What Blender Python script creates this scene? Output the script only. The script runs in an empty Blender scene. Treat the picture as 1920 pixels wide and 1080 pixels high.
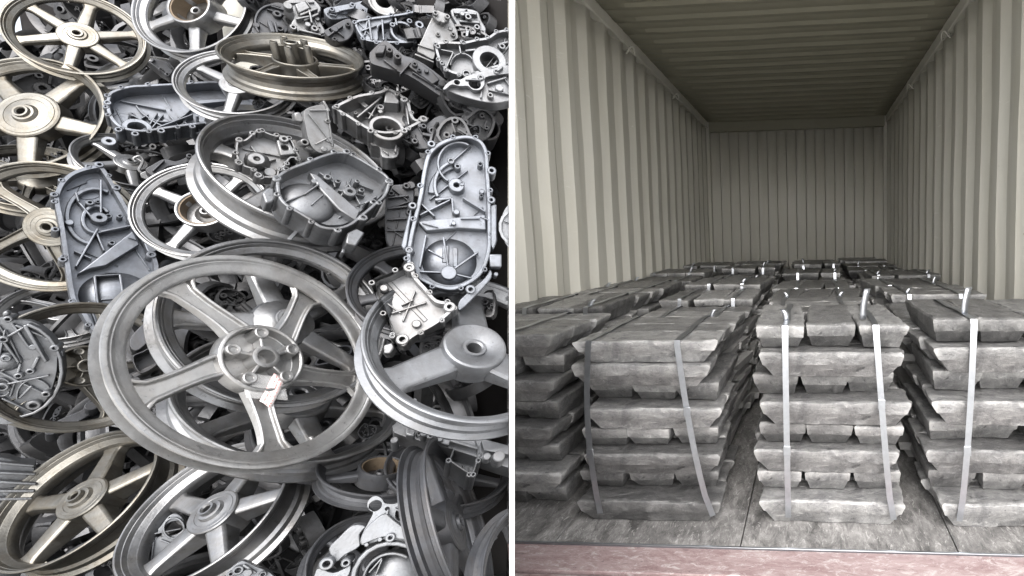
import bpy, bmesh, math, random
from mathutils import Vector, Quaternion, Matrix, noise

# ------------------------------------------------------------------ camera, sky, sun, exposure
S = bpy.context.scene
COL = S.collection
cam_d = bpy.data.cameras.new('camera'); cam = bpy.data.objects.new('camera', cam_d); COL.objects.link(cam)
cam_d.sensor_fit = 'HORIZONTAL'; cam_d.sensor_width = 36.0
cam_d.lens = 36.0 * 979.0 / 1920.0
cam_d.shift_x = -(1442.0 - 960.0) / 1920.0
cam_d.clip_start = 0.02; cam_d.clip_end = 2000.0
YAW, PITCH, ROLL = 0.0791, 0.1036, 0.0209
cam.location = (0.162, 0.0, 1.11)
cam.rotation_mode = 'QUATERNION'
_m = Matrix.Rotation(YAW, 3, 'Z') @ Matrix.Rotation(math.pi / 2 - PITCH, 3, 'X') @ Matrix.Rotation(-ROLL, 3, 'Z')
cam.rotation_quaternion = _m.to_quaternion()
S.camera = cam

SUN_EL, SUN_AZ = math.radians(43), math.radians(172)      # high and behind the camera, thin overcast
W = bpy.data.worlds.new('World'); S.world = W; W.use_nodes = True
nt = W.node_tree; nt.nodes.clear()
sky = nt.nodes.new('ShaderNodeTexSky'); sky.sky_type = 'NISHITA'; sky.sun_disc = False
sky.sun_elevation = SUN_EL; sky.sun_rotation = SUN_AZ; sky.dust_density = 4.0; sky.air_density = 1.0; sky.ozone_density = 1.0
hs = nt.nodes.new('ShaderNodeHueSaturation'); hs.inputs['Saturation'].default_value = 0.30
bg = nt.nodes.new('ShaderNodeBackground'); bg.inputs['Strength'].default_value = 0.15
ow = nt.nodes.new('ShaderNodeOutputWorld')
nt.links.new(sky.outputs[0], hs.inputs['Color']); nt.links.new(hs.outputs[0], bg.inputs['Color']); nt.links.new(bg.outputs[0], ow.inputs['Surface'])
sl = bpy.data.lights.new('sun', 'SUN'); sl.energy = 1.5; sl.angle = math.radians(85); sl.color = (1, .97, .93)
so = bpy.data.objects.new('sun', sl); COL.objects.link(so)
sd = Vector((math.sin(SUN_AZ) * math.cos(SUN_EL), math.cos(SUN_AZ) * math.cos(SUN_EL), math.sin(SUN_EL)))
so.location = sd * 30; so.rotation_mode = 'QUATERNION'; so.rotation_quaternion = sd.to_track_quat('Z', 'Y')
S.view_settings.view_transform = 'Standard'; S.view_settings.look = 'None'; S.view_settings.gamma = 1.0
S.view_settings.exposure = 1.35
try: S.view_settings.use_curve_mapping = False
except Exception: pass
rnd = random.Random(7)

# ------------------------------------------------------------------ materials
def nodes(name):
    m = bpy.data.materials.new(name); m.use_nodes = True
    n = m.node_tree; b = n.nodes['Principled BSDF']; return m, n, b
def ramp(n, src, stops):
    r = n.nodes.new('ShaderNodeValToRGB'); e = r.color_ramp.elements
    while len(e) < len(stops): e.new(.5)
    for i, (p, c) in enumerate(stops):
        e[i].position = p; e[i].color = (c, c, c, 1) if isinstance(c, (int, float)) else (*c, 1)
    n.links.new(src, r.inputs['Fac']); return r.outputs['Color']
def tex(n, kind, scale, detail=4, rough=.6, coord='Object', stretch=None, dist=0):
    tc = n.nodes.new('ShaderNodeTexCoord'); src = tc.outputs[coord]
    if stretch:
        mp = n.nodes.new('ShaderNodeMapping'); mp.inputs['Scale'].default_value = stretch
        n.links.new(src, mp.inputs['Vector']); src = mp.outputs[0]
    t = n.nodes.new(kind); n.links.new(src, t.inputs['Vector']); t.inputs['Scale'].default_value = scale
    if 'Detail' in t.inputs: t.inputs['Detail'].default_value = detail
    if 'Roughness' in t.inputs: t.inputs['Roughness'].default_value = rough
    if dist and 'Distortion' in t.inputs: t.inputs['Distortion'].default_value = dist
    return t.outputs[0]
def mix(n, fac, a, b, mode='MIX'):
    x = n.nodes.new('ShaderNodeMix'); x.data_type = 'RGBA'; x.blend_type = mode
    for i, v in ((0, fac), (6, a), (7, b)):
        if isinstance(v, (int, float)): x.inputs[i].default_value = v
        elif isinstance(v, tuple): x.inputs[i].default_value = (*v, 1)
        else: n.links.new(v, x.inputs[i])
    return x.outputs[2]
def bump(n, b, h, strength, dist=.002):
    k = n.nodes.new('ShaderNodeBump'); k.inputs['Strength'].default_value = strength; k.inputs['Distance'].default_value = dist
    n.links.new(h, k.inputs['Height']); n.links.new(k.outputs[0], b.inputs['Normal']); return k
def objrand(n, lo, hi):
    oi = n.nodes.new('ShaderNodeObjectInfo'); mr = n.nodes.new('ShaderNodeMapRange')
    mr.inputs['To Min'].default_value = lo; mr.inputs['To Max'].default_value = hi
    n.links.new(oi.outputs['Random'], mr.inputs['Value']); return mr.outputs[0]
def cast_metal(name, col, rough, metal, stain=None, amount=.4, grain=260, bstr=.25):
    m, n, b = nodes(name)
    big = tex(n, 'ShaderNodeTexNoise', 16, 5, .65)
    fine = tex(n, 'ShaderNodeTexNoise', grain, 3, .6)
    base = mix(n, ramp(n, big, [(.3, 0), (.75, 1)]), tuple(c * .62 for c in col), tuple(min(1, c * 1.12) for c in col))
    if stain:
        st = tex(n, 'ShaderNodeTexNoise', 12, 7, .75, dist=.9)
        f = ramp(n, st, [(.45, 0), (.72, amount)])
        base = mix(n, f, base, stain)
    sp = tex(n, 'ShaderNodeTexNoise', 90, 4, .75)
    base = mix(n, ramp(n, sp, [(.60, 0), (.70, .6)]), base, tuple(c * .3 for c in col))
    scr = tex(n, 'ShaderNodeTexNoise', 55, 4, .8, stretch=(1, 6, 1), dist=.3)
    base = mix(n, ramp(n, scr, [(.66, 0), (.72, .5)]), base, tuple(min(1, c * 1.5) for c in col))
    n.links.new(base, b.inputs['Base Color'])
    b.inputs['Metallic'].default_value = metal
    rr = n.nodes.new('ShaderNodeMapRange'); rr.inputs['To Min'].default_value = rough - .1; rr.inputs['To Max'].default_value = rough + .16
    n.links.new(big, rr.inputs['Value']); n.links.new(rr.outputs[0], b.inputs['Roughness'])
    geo = n.nodes.new('ShaderNodeNewGeometry')
    bump(n, b, mix(n, .3, fine, sp), .30, .0012)
    return m
M = {}
M['silver'] = cast_metal('silver_wheel_paint', (.285, .29, .30), .33, .88, (.12, .09, .05), .4)
M['warm'] = cast_metal('stained_wheel_paint', (.215, .208, .19), .33, .88, (.10, .072, .035), .6)
M['pale'] = cast_metal('pale_cast_aluminium', (.235, .245, .262), .42, .8, (.10, .09, .08), .4)
M['grey'] = cast_metal('grey_cast_aluminium', (.212, .227, .256), .38, .75, (.07, .065, .06), .55)
M['lead'] = cast_metal('mid_cast_aluminium', (.21, .218, .232), .38, .8, (.07, .06, .05), .5)
M['bright'] = cast_metal('machined_aluminium', (.25, .254, .262), .40, .8, (.09, .075, .06), .6)
M['dark'] = cast_metal('dark_cast_metal', (.075, .078, .086), .42, .6, (.05, .04, .03), .5)  # darkest metal, shared by the deep wheels and the dark castings
M['topsilver'] = cast_metal('lit_silver_wheel_paint', (.42, .422, .425), .34, .85, (.18, .14, .09), .3)  # same silver paint, its colour raised to make the top wheel look better lit
M['brownlining'] = cast_metal('brown_drum_lining', (.17, .13, .09), .6, .4, (.07, .05, .03), .5)
M['fill'] = cast_metal('shaded_scrap_metal', (.10, .102, .108), .38, .8, (.04, .035, .03), .5)  # scrap aluminium darkened so that its colour carries the shade of the gaps

def ingot_mat():
    m, n, b = nodes('cast_ingot_metal')
    big = tex(n, 'ShaderNodeTexNoise', 14, 8, .8, dist=.5); fine = tex(n, 'ShaderNodeTexNoise', 260, 4, .75)
    strk = tex(n, 'ShaderNodeTexNoise', 26, 7, .75, stretch=(.8, 2.0, 2.2), dist=.6); pit = tex(n, 'ShaderNodeTexNoise', 120, 5, .8)
    base = mix(n, ramp(n, big, [(.34, 0), (.66, 1)]), (.17, .171, .177), (.43, .428, .425))
    base = mix(n, ramp(n, strk, [(.54, 0), (.68, .6)]), base, (.68, .675, .665))
    base = mix(n, ramp(n, strk, [(.32, .75), (.43, 0)]), base, (.055, .056, .06))
    base = mix(n, ramp(n, pit, [(.64, 0), (.71, .7)]), base, (.05, .05, .052))
    g = n.nodes.new('ShaderNodeNewGeometry')
    base = mix(n, ramp(n, g.outputs['Pointiness'], [(.54, 0), (.62, .5)]), base, (.75, .745, .735))
    r = objrand(n, .6, 1.25); hv = n.nodes.new('ShaderNodeHueSaturation'); n.links.new(r, hv.inputs['Value']); n.links.new(base, hv.inputs['Color'])
    n.links.new(hv.outputs[0], b.inputs['Base Color'])
    b.inputs['Metallic'].default_value = .55
    n.links.new(ramp(n, strk, [(.3, .34), (.7, .58)]), b.inputs['Roughness'])
    bump(n, b, mix(n, .55, fine, strk), 1.0, .006)
    return m
M['ingot'] = ingot_mat()
def paint_mat():
    m, n, b = nodes('cream_container_paint')
    big = tex(n, 'ShaderNodeTexNoise', 1.6, 5, .6); st = tex(n, 'ShaderNodeTexNoise', 5, 6, .7, stretch=(1, 1, .12), dist=.4)
    sc = tex(n, 'ShaderNodeTexNoise', 26, 5, .8, stretch=(1, 1, .35), dist=1.5)
    base = mix(n, big, (.63, .615, .55), (.70, .69, .635))
    base = mix(n, ramp(n, st, [(.48, 0), (.75, .35)]), base, (.50, .48, .39))
    base = mix(n, ramp(n, sc, [(.69, 0), (.74, .55)]), base, (.78, .775, .74))
    base = mix(n, ramp(n, sc, [(.27, .6), (.32, 0)]), base, (.27, .23, .165))
    sr = tex(n, 'ShaderNodeTexNoise', 11, 3, .5, stretch=(1, 1.2, 7), dist=.8); sm = tex(n, 'ShaderNodeTexNoise', 2.2, 3, .6)
    base = mix(n, mix(n, 1., ramp(n, sr, [(.66, 0), (.70, .6)]), ramp(n, sm, [(.5, 0), (.62, 1)]), 'MULTIPLY'), base, (.82, .81, .77))
    ru = tex(n, 'ShaderNodeTexNoise', 7, 6, .8); base = mix(n, ramp(n, ru, [(.70, 0), (.76, .8)]), base, (.20, .11, .055))
    n.links.new(base, b.inputs['Base Color']); b.inputs['Roughness'].default_value = .52
    bump(n, b, big, .25, .02); return m
M['paint'] = paint_mat()
def roof_mat():
    m, n, b = nodes('olive_roof_paint')
    big = tex(n, 'ShaderNodeTexNoise', 2.5, 5, .6)
    n.links.new(mix(n, big, (.27, .26, .20), (.36, .345, .27)), b.inputs['Base Color']); b.inputs['Roughness'].default_value = .6
    return m
M['roof'] = roof_mat()
def floor_mat():
    m, n, b = nodes('worn_plywood')
    a = tex(n, 'ShaderNodeTexNoise', 13, 9, .8, stretch=(1.6, .6, 1), dist=.7); c = tex(n, 'ShaderNodeTexNoise', 4, 6, .7, dist=1.)
    d = tex(n, 'ShaderNodeTexNoise', 48, 7, .85, stretch=(1.8, .5, 1), dist=.8)
    base = mix(n, ramp(n, a, [(.36, 0), (.64, 1)]), (.055, .053, .052), (.31, .303, .297))
    base = mix(n, ramp(n, c, [(.48, 0), (.62, .5)]), base, (.07, .068, .068))
    base = mix(n, ramp(n, d, [(.55, 0), (.62, .8)]), base, (.46, .45, .44))
    base = mix(n, ramp(n, d, [(.36, .7), (.42, 0)]), base, (.06, .058, .058))
    n.links.new(base, b.inputs['Base Color']); b.inputs['Roughness'].default_value = .6
    bump(n, b, mix(n, .5, a, d), .5, .004); return m
M['floor'] = floor_mat()
def red_mat():
    m, n, b = nodes('worn_red_paint')
    a = tex(n, 'ShaderNodeTexNoise', 9, 8, .75, stretch=(.6, 1.4, 1), dist=2.); d = tex(n, 'ShaderNodeTexNoise', 30, 8, .85, stretch=(.7, 1.5, 1), dist=.9)
    base = mix(n, ramp(n, a, [(.34, 0), (.66, 1)]), (.215, .142, .143), (.36, .285, .284))
    base = mix(n, ramp(n, d, [(.52, 0), (.60, .8)]), base, (.50, .46, .455))
    base = mix(n, ramp(n, d, [(.36, .8), (.43, 0)]), base, (.10, .07, .07))
    n.links.new(base, b.inputs['Base Color']); b.inputs['Roughness'].default_value = .5
    bump(n, b, d, .4, .003); return m
M['red'] = red_mat()
def steel_strap():
    m, n, b = nodes('galvanised_strap')
    a = tex(n, 'ShaderNodeTexNoise', 40, 5, .7)
    n.links.new(mix(n, a, (.30, .315, .34), (.50, .52, .55)), b.inputs['Base Color'])
    b.inputs['Metallic'].default_value = .9; b.inputs['Roughness'].default_value = .32
    bump(n, b, a, .15, .002); return m
M['strap'] = steel_strap()
def plain(name, c, r=.5, metal=0, scale=8, var=.2):
    m, n, b = nodes(name); a = tex(n, 'ShaderNodeTexNoise', scale, 5, .65)
    n.links.new(mix(n, a, tuple(x * (1 - var) for x in c), tuple(min(1, x * (1 + var)) for x in c)), b.inputs['Base Color'])
    b.inputs['Roughness'].default_value = r; b.inputs['Metallic'].default_value = metal; return m
M['white'] = plain('white_panel_paint', (.82, .82, .82), .4, 0, 3, .03)
M['gloomsteel'] = plain('gloom_black_steel', (.016, .015, .015), .75, 0, 6, .4)  # steel kept this black to paint the gloom behind and between the scrap
M['gloomsteel'].node_tree.nodes['Principled BSDF'].inputs['Specular IOR Level'].default_value = .08
M['concrete'] = plain('yard_concrete', (.48, .47, .45), .8, 0, .8, .2)

# ------------------------------------------------------------------ helpers
def link(o): COL.objects.link(o); return o
def tag(o, label=None, cat=None, group=None, kind=None):
    if label: o['label'] = label
    if cat: o['category'] = cat
    if group: o['group'] = group
    if kind: o['kind'] = kind
    return o
def empty(name, loc=(0, 0, 0), q=None):
    o = bpy.data.objects.new(name, None); o.location = loc; o.empty_display_size = .05
    if q: o.rotation_mode = 'QUATERNION'; o.rotation_quaternion = q
    return link(o)
def finish(bm, name, mat, parent=None, smooth=True, ang=32, bev=0):
    bmesh.ops.recalc_face_normals(bm, faces=bm.faces[:])
    me = bpy.data.meshes.new(name); bm.to_mesh(me); bm.free()
    me.materials.append(M[mat] if isinstance(mat, str) else mat)
    if smooth:
        for p in me.polygons: p.use_smooth = True
        me.set_sharp_from_angle(angle=math.radians(ang))
    o = link(bpy.data.objects.new(name, me))
    if parent: o.parent = parent
    if bev:
        b = o.modifiers.new('bevel', 'BEVEL'); b.width = bev; b.segments = 2; b.limit_method = 'ANGLE'; b.angle_limit = math.radians(40)
        b.harden_normals = False
    return o
def add_box(bm, c, s, rot=None):
    m = Matrix.Translation(c) @ (rot.to_4x4() if rot else Matrix.Identity(4)) @ Matrix.Diagonal((*s, 1))
    return bmesh.ops.create_cube(bm, size=1, matrix=m)['verts']
def box_obj(name, x0, x1, y0, y1, z0, z1, mat, parent=None, bev=.002):
    bm = bmesh.new(); add_box(bm, ((x0 + x1) / 2, (y0 + y1) / 2, (z0 + z1) / 2), (x1 - x0, y1 - y0, z1 - z0))
    return finish(bm, name, mat, parent, bev=bev)
def lathe(bm, prof, n=48, closed=True, c=(0, 0), capped=False):
    rings = []
    for (r, z) in prof:
        if r < 1e-6: rings.append([bm.verts.new((c[0], c[1], z))])
        else: rings.append([bm.verts.new((c[0] + r * math.cos(2 * math.pi * i / n), c[1] + r * math.sin(2 * math.pi * i / n), z)) for i in range(n)])
    pairs = list(zip(rings, rings[1:])) + ([(rings[-1], rings[0])] if closed else [])
    for a, b in pairs:
        for i in range(n):
            j = (i + 1) % n
            if len(a) == 1 and len(b) == 1: continue
            if len(a) == 1: bm.faces.new((a[0], b[i], b[j]))
            elif len(b) == 1: bm.faces.new((a[i], b[0], a[j]))
            else: bm.faces.new((a[i], b[i], b[j], a[j]))
def crom(pts, k=4):
    n = len(pts); out = []
    for i in range(n):
        p0, p1, p2, p3 = (Vector(pts[(i + d) % n]) for d in (-1, 0, 1, 2))
        for j in range(k):
            t = j / k
            out.append(.5 * ((2 * p1) + (p2 - p0) * t + (2 * p0 - 5 * p1 + 4 * p2 - p3) * t * t + (3 * p1 - p0 - 3 * p2 + p3) * t ** 3))
    return out
def area(p): return .5 * sum(p[i][0] * p[(i + 1) % len(p)][1] - p[(i + 1) % len(p)][0] * p[i][1] for i in range(len(p)))
def inset(p, t):
    n = len(p); s = 1 if area(p) > 0 else -1; out = []
    for i in range(n):
        a, b, c = Vector(p[i - 1]), Vector(p[i]), Vector(p[(i + 1) % n])
        d1 = (b - a); d2 = (c - b)
        if d1.length < 1e-7 or d2.length < 1e-7: out.append(b); continue
        d1.normalize(); d2.normalize(); nn = Vector((-(d1.y + d2.y), d1.x + d2.x))
        if nn.length < 1e-5: nn = Vector((-d1.y, d1.x))
        nn.normalize(); k = max(.55, nn.dot(Vector((-d1.y, d1.x))))
        out.append(b + nn * (s * t / k))
    return out
def circ(c, r, n=20): return [Vector((c[0] + r * math.cos(2 * math.pi * i / n), c[1] + r * math.sin(2 * math.pi * i / n))) for i in range(n)]
def plate(bm, outer, holes, z0, z1):
    loops = [outer] + holes; top = []; bot = []
    for lp in loops:
        top.append([bm.verts.new((p[0], p[1], z1)) for p in lp]); bot.append([bm.verts.new((p[0], p[1], z0)) for p in lp])
    for L in (top, bot):
        ed = []
        for vs in L:
            for i in range(len(vs)): ed.append(bm.edges.new((vs[i], vs[(i + 1) % len(vs)])))
        bmesh.ops.triangle_fill(bm, use_beauty=True, use_dissolve=False, edges=ed, normal=(0, 0, 1))
    for a, b in zip(top, bot):
        for i in range(len(a)):
            j = (i + 1) % len(a); bm.faces.new((a[i], a[j], b[j], b[i]))
def ribbon(bm, path, width, z0, z1):
    n = len(path); L = []; Rr = []
    for i in range(n):
        a = Vector(path[max(0, i - 1)]); b = Vector(path[min(n - 1, i + 1)]); d = (b - a).normalized(); nn = Vector((-d.y, d.x)) * width / 2
        p = Vector(path[i]); L.append(p + nn); Rr.append(p - nn)
    rows = [[bm.verts.new((q.x, q.y, z)) for q in side] for side, z in ((L, z0), (L, z1), (Rr, z1), (Rr, z0))]
    for k in range(4):
        A_, B_ = rows[k], rows[(k + 1) % 4]
        for i in range(n - 1): bm.faces.new((A_[i], A_[i + 1], B_[i + 1], B_[i]))
    bm.faces.new([r[0] for r in rows]); bm.faces.new([r[-1] for r in rows])
def tube(bm, path, r, n=8):
    rings = []
    for i, p in enumerate(path):
        a = Vector(path[max(0, i - 1)]); b = Vector(path[min(len(path) - 1, i + 1)]); d = (b - a).normalized()
        u = d.orthogonal().normalized() if i == 0 else (u - d * u.dot(d)).normalized(); v = d.cross(u)
        rings.append([bm.verts.new(Vector(p) + (u * math.cos(2 * math.pi * k / n) + v * math.sin(2 * math.pi * k / n)) * r) for k in range(n)])
    for a, b in zip(rings, rings[1:]):
        for k in range(n): bm.faces.new((a[k], a[(k + 1) % n], b[(k + 1) % n], b[k]))
    bm.faces.new(rings[0]); bm.faces.new(rings[-1])

# ------------------------------------------------------------------ ground
bm = bmesh.new(); bmesh.ops.create_grid(bm, x_segments=2, y_segments=2, size=300)
tag(finish(bm, 'ground', 'concrete', smooth=False), kind='structure')

# ------------------------------------------------------------------ shipping container (inside seen through its open end)
FZ = .16; HW = 1.175; Y0, Y1 = 1.30, 6.93; CZ = FZ + 2.39
con = tag(empty('shipping_container', (0, Y0, 0)), 'open cream painted shipping container with corrugated walls, loaded with metal ingots', 'container')
def con_part(o, name=None):
    o.parent = con; o.matrix_parent_inverse = Matrix.Translation((0, -Y0, 0)); return o
def side_wall(sx):
    bm = bmesh.new(); ys = []; ph = 2.359 - .278 * 4
    y = Y0 + .0; pts = []
    k = -1
    while True:
        b0 = ph - .139 + k * .278; k += 1
        if b0 > Y1 - .1: break
        for dy, off in ((0, 0.0), (.070, 0.0), (.124, .036), (.194, .036), (.248 + .03, 0)):
            if Y0 + .06 < b0 + dy < Y1 - .03: pts.append((b0 + dy, off))
    pts = [(Y0 + .05, 0)] + [p for i, p in enumerate(pts) if i == 0 or p[0] - pts[i - 1][0] > 1e-4] + [(Y1 + .01, 0)]
    zs = [FZ + .05 + (CZ - FZ - .10) * i / 10 for i in range(11)]
    g = [[bm.verts.new((sx * (HW + .018 - off) + .006 * noise.noise((y * 1.7, z * 1.9, sx)) + .003 * noise.noise((y * 6, z * 6, sx * 3)), y, z)) for z in zs] for y, off in pts]
    for a, b in zip(g, g[1:]):
        for i in range(10): bm.faces.new((a[i], a[i + 1], b[i + 1], b[i]))
    o = con_part(finish(bm, 'side_wall', 'paint', ang=15)); s = o.modifiers.new('thickness', 'SOLIDIFY'); s.thickness = .002; s.offset = 0
    return o
for sx in (-1, 1):
    side_wall(sx)
    con_part(box_obj('bottom_rail', sx * (HW + .05) - .05, sx * (HW + .05) + .05, Y0, Y1, .02, FZ + .06, 'paint', bev=.006))
    con_part(box_obj('top_rail', sx * (HW + .004) - .040, sx * (HW + .004) + .040, Y0 + .061, Y1 - .046, CZ - .065, CZ + .045, 'paint', bev=.008))
    con_part(box_obj('corner_post', sx * (HW + .045) - .06, sx * (HW + .045) + .06, Y0 - .06, Y0 + .06, .0, CZ + .1, 'paint', bev=.008))
    con_part(box_obj('corner_post', sx * (HW - .004) - .0535, sx * (HW - .005) + .05, Y1 - .045, Y1 + .06, .0, CZ + .1, 'paint', bev=.008))
    for yy in (2.62, 3.9, 5.2):
        bm = bmesh.new(); pts = [(sx * (HW - .045 - .03 * math.sin(a)), yy + .028 * math.cos(a), CZ - .085 - .022 * math.sin(a * 2)) for a in [math.pi * 2 * i / 14 for i in range(15)]]
        tube(bm, pts, .006); con_part(finish(bm, 'lashing_ring', 'paint'))
bm = bmesh.new(); xs = []; x = -HW + .055; p = (2 * HW - .11) / 18
for i in range(18):
    xs += [(x, .016), (x + .007, 0), (x + p - .007, 0), (x + p, .016)]; x += p
g = [[bm.verts.new((xx, Y1 + d, z)) for z in (.03, CZ - 1.2, CZ - .03)] for xx, d in xs]
for a, b in zip(g, g[1:]):
    if (a[0].co - b[0].co).length < 1e-5: continue
    for i in range(2): bm.faces.new((a[i], a[i + 1], b[i + 1], b[i]))
o = con_part(finish(bm, 'end_wall', 'paint', ang=15)); s = o.modifiers.new('thickness', 'SOLIDIFY'); s.thickness = .002; s.offset = -1
con_part(box_obj('end_header', -HW + .05, HW - .05, Y1 - .06, Y1 + .05, CZ - .115, CZ + .04, 'roof', bev=.006))
con_part(box_obj('door_header', -HW - .1, HW + .1, Y0 - .06, Y0 + .06, CZ - .02, CZ + .12, 'paint', bev=.008))
bm = bmesh.new(); ys = []; y = Y0 + .05
while y < Y1:
    ys += [(y, 0), (y + .12, 0), (y + .145, .020), (y + .185, .020), (y + .21, 0)]; y += .21
ys = [q for q in ys if q[0] < Y1 - .05] + [(Y1 + .03, 0)]
g = [[bm.verts.new((xx, yy, CZ + .016 - d * (1 - (xx / HW) ** 10) + .004 * noise.noise((xx * 2, yy * 3, 4)))) for xx in [-HW + 2 * HW * i / 12 for i in range(13)]] for yy, d in ys]
for a, b in zip(g, g[1:]):
    if abs(a[0].co.y - b[0].co.y) < 1e-5: continue
    for i in range(12): bm.faces.new((a[i], a[i + 1], b[i + 1], b[i]))
o = con_part(finish(bm, 'roof', 'roof', ang=15)); s = o.modifiers.new('thickness', 'SOLIDIFY'); s.thickness = .003; s.offset = 1
# plywood floor sheets, steel joint bar and the red painted sill
YS = 1.492
for x0, x1 in ((-HW + .005, -.652), (-.648, -.0635), (-.0595, .588), (.592, HW - .005)):
    for y0, y1 in ((YS + .004, 3.3), (3.304, 5.1), (5.104, Y1 - .01)):
        con_part(box_obj('floor_sheet', x0, x1, y0, y1, FZ - .028, FZ, 'floor', bev=.0015))
con_part(box_obj('sill_lip', -HW, HW, YS - .006, YS + .002, FZ - .03, FZ + .0015, 'strap', bev=.001))
con_part(box_obj('sill', -HW, HW, Y0 + .062, YS - .007, FZ - .06, FZ - .003, 'red', bev=.003))
con_part(box_obj('sill_edge', -HW, HW, Y0 - .06, Y0 + .058, FZ - .14, FZ - .010, 'red', bev=.006))
con_part(box_obj('underframe', -HW, HW, Y0 + .07, Y1, .03, FZ - .062, 'gloomsteel', bev=0))

# ------------------------------------------------------------------ scrap bay: bin panels and the white dividing sheet
BP = [(-0.30123, 0.63838, 0.00021), (-0.66802, 1.26038, 0.00021), (-0.53332, 1.26038, 1.80021), (-0.18449, 0.63838, 1.56021), (-0.29573, 0.64162, -0.00021), (-0.66252, 1.26362, -0.00021), (-0.52782, 1.26362, 1.79979), (-0.17898, 0.64162, 1.55979)]
CUT = ((-0.30278, 0.63747, 0.00032), (0.8596, 0.50691, -0.06433))      # the face of the divider that the outermost scrap was pushed and sheared against
bm = bmesh.new()
vs = [bm.verts.new(q) for q in BP]
for f in ((0, 1, 2, 3), (4, 5, 6, 7), (0, 1, 5, 4), (1, 2, 6, 5), (2, 3, 7, 6), (3, 0, 4, 7)): bm.faces.new([vs[i] for i in f])
tag(finish(bm, 'divider_panel', 'white', smooth=False), 'tall thin white divider panel between the scrap heap and the container', 'panel')
bn = tag(empty('scrap_bin', (-1.3, 1.0, 0)), 'steel scrap bin holding the heap, its black put in for the gloom behind', 'bin')
def bin_part(*a):
    o = box_obj(*a, bev=.004); o.parent = bn; o.matrix_parent_inverse = Matrix.Translation((1.3, -1.0, 0)); return o
bin_part('back_panel', -1.302, -.668, 1.264, 1.284, .0, 1.95, 'gloomsteel')  # added as a dark backing, painting the gloom behind the heap
bin_part('return_panel', -1.322, -1.302, 1.264, 1.738, .0, 1.95, 'gloomsteel')
bin_part('back_panel', -2.6, -1.322, 1.718, 1.738, .0, 2.1, 'gloomsteel')
bin_part('side_panel', -2.62, -2.60, .45, 1.738, .0, 1.6, 'gloomsteel')
bin_part('front_panel', -2.60, -.32, .45, .47, .0, .46, 'gloomsteel')
bin_part('floor_panel', -2.60, -.67, .47, 1.262, .004, .02, 'gloomsteel')

# ------------------------------------------------------------------ ingots
def rect_loop(a, b, z, nl, nw, cr):
    pts = []
    for i in range(nl): pts.append((-a + 2 * a * i / nl, -b))
    for i in range(nw): pts.append((a, -b + 2 * b * i / nw))
    for i in range(nl): pts.append((a - 2 * a * i / nl, b))
    for i in range(nw): pts.append((-a, b - 2 * b * i / nw))
    return [(x, y, z) for x, y in pts]
IL, IW, IH = .49, .158, .08
def ingot_mesh(seed, fine=True):
    r = random.Random(seed); bm = bmesh.new(); nl, nw = (22, 8) if fine else (1, 1)
    A_, B_ = IL / 2, IW / 2; lip = r.uniform(.42, .58)
    lev = [(.76, .70, 0.0, 0), (.785, .74, .03, 0), (.90, .87, lip - .02, 0), (.935, .93, lip + .04, 0), (.975, .965, .90, 1), (.975, .965, .99, 1), (.945, .90, 1.0, 2), (.80, .66, .985, 2), (.5, .36, .97, 2), (.2, .12, .965, 2)]
    if not fine: lev = [(.80, .68, 0, 0), (.885, .79, lip - .03, 0), (.955, .92, lip + .03, 0), (.985, .965, .99, 0)]
    rings = []
    for fa, fb, z, kind in lev:
        ring = []
        # end faces slope more than the flanks
        for (x, y, zz) in rect_loop(A_ * fa, B_ * fb, IH * z, nl, nw, 0):
            v = Vector((x, y, zz))
            if fine:
                q = v * 9 + Vector((seed * 7.3, seed * 3.1, 0))
                v += Vector((noise.noise(q), noise.noise(q + Vector((31, 0, 0))), noise.noise(q + Vector((0, 47, 0))) * .8)) * .0042
                q2 = v * 45 + Vector((seed * 5, 0, 0))
                v += Vector((noise.noise(q2), noise.noise(q2 + Vector((9, 9, 0))), noise.noise(q2 + Vector((0, 5, 9))))) * .0024
                if kind == 1:
                    e = noise.noise(Vector((x * 30, y * 30, seed))) + .5 * noise.noise(Vector((x * 80, y * 80, seed)))
                    v.x += math.copysign(max(0, e) * .012, x) if abs(x) > A_ * .9 else 0
                    v.y += math.copysign(max(0, e) * .008, y) if abs(y) > B_ * .85 else 0
                    v.z += -.004 + .005 * e
                if kind == 2:
                    v.z += .003 * noise.noise(Vector((x * 14, y * 30, seed * 2))) + .0015 * noise.noise(Vector((x * 60, y * 60, seed)))
                    v.z = min(v.z, IH * 1.035)
                if z == 0: v.z = max(v.z, 0)
            ring.append(bm.verts.new(v))
        rings.append(ring)
    n = len(rings[0])
    for a, b in zip(rings, rings[1:]):
        for i in range(n): bm.faces.new((a[i], a[(i + 1) % n], b[(i + 1) % n], b[i]))
    bm.faces.new(rings[0][::-1]); bm.faces.new(rings[-1])
    bmesh.ops.recalc_face_normals(bm, faces=bm.faces[:])
    me = bpy.data.meshes.new('ingot'); bm.to_mesh(me); bm.free(); me.materials.append(M['ingot'])
    for p in me.polygons: p.use_smooth = True
    me.set_sharp_from_angle(angle=math.radians(38)); return me
VAR = [ingot_mesh(i + 1) for i in range(14)]
LOW = ingot_mesh(50, False)
low_co = [v.co.copy() for v in LOW.vertices]; low_f = [tuple(p.vertices) for p in LOW.polygons]
hid_v, hid_f = [], []
ROW = ['front', 'second', 'third', 'fourth', 'fifth', 'sixth', 'seventh', 'eighth', 'ninth', 'tenth']
CN = ['by the left wall', 'left of centre', 'right of centre', 'by the right wall']
LAY = ['top', 'second', 'third', 'fourth', 'fifth', 'sixth', 'seventh', 'bottom']
cols = [(-.925, .0), (-.385, .0), (.212, .0), (.775, .0)]
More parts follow.
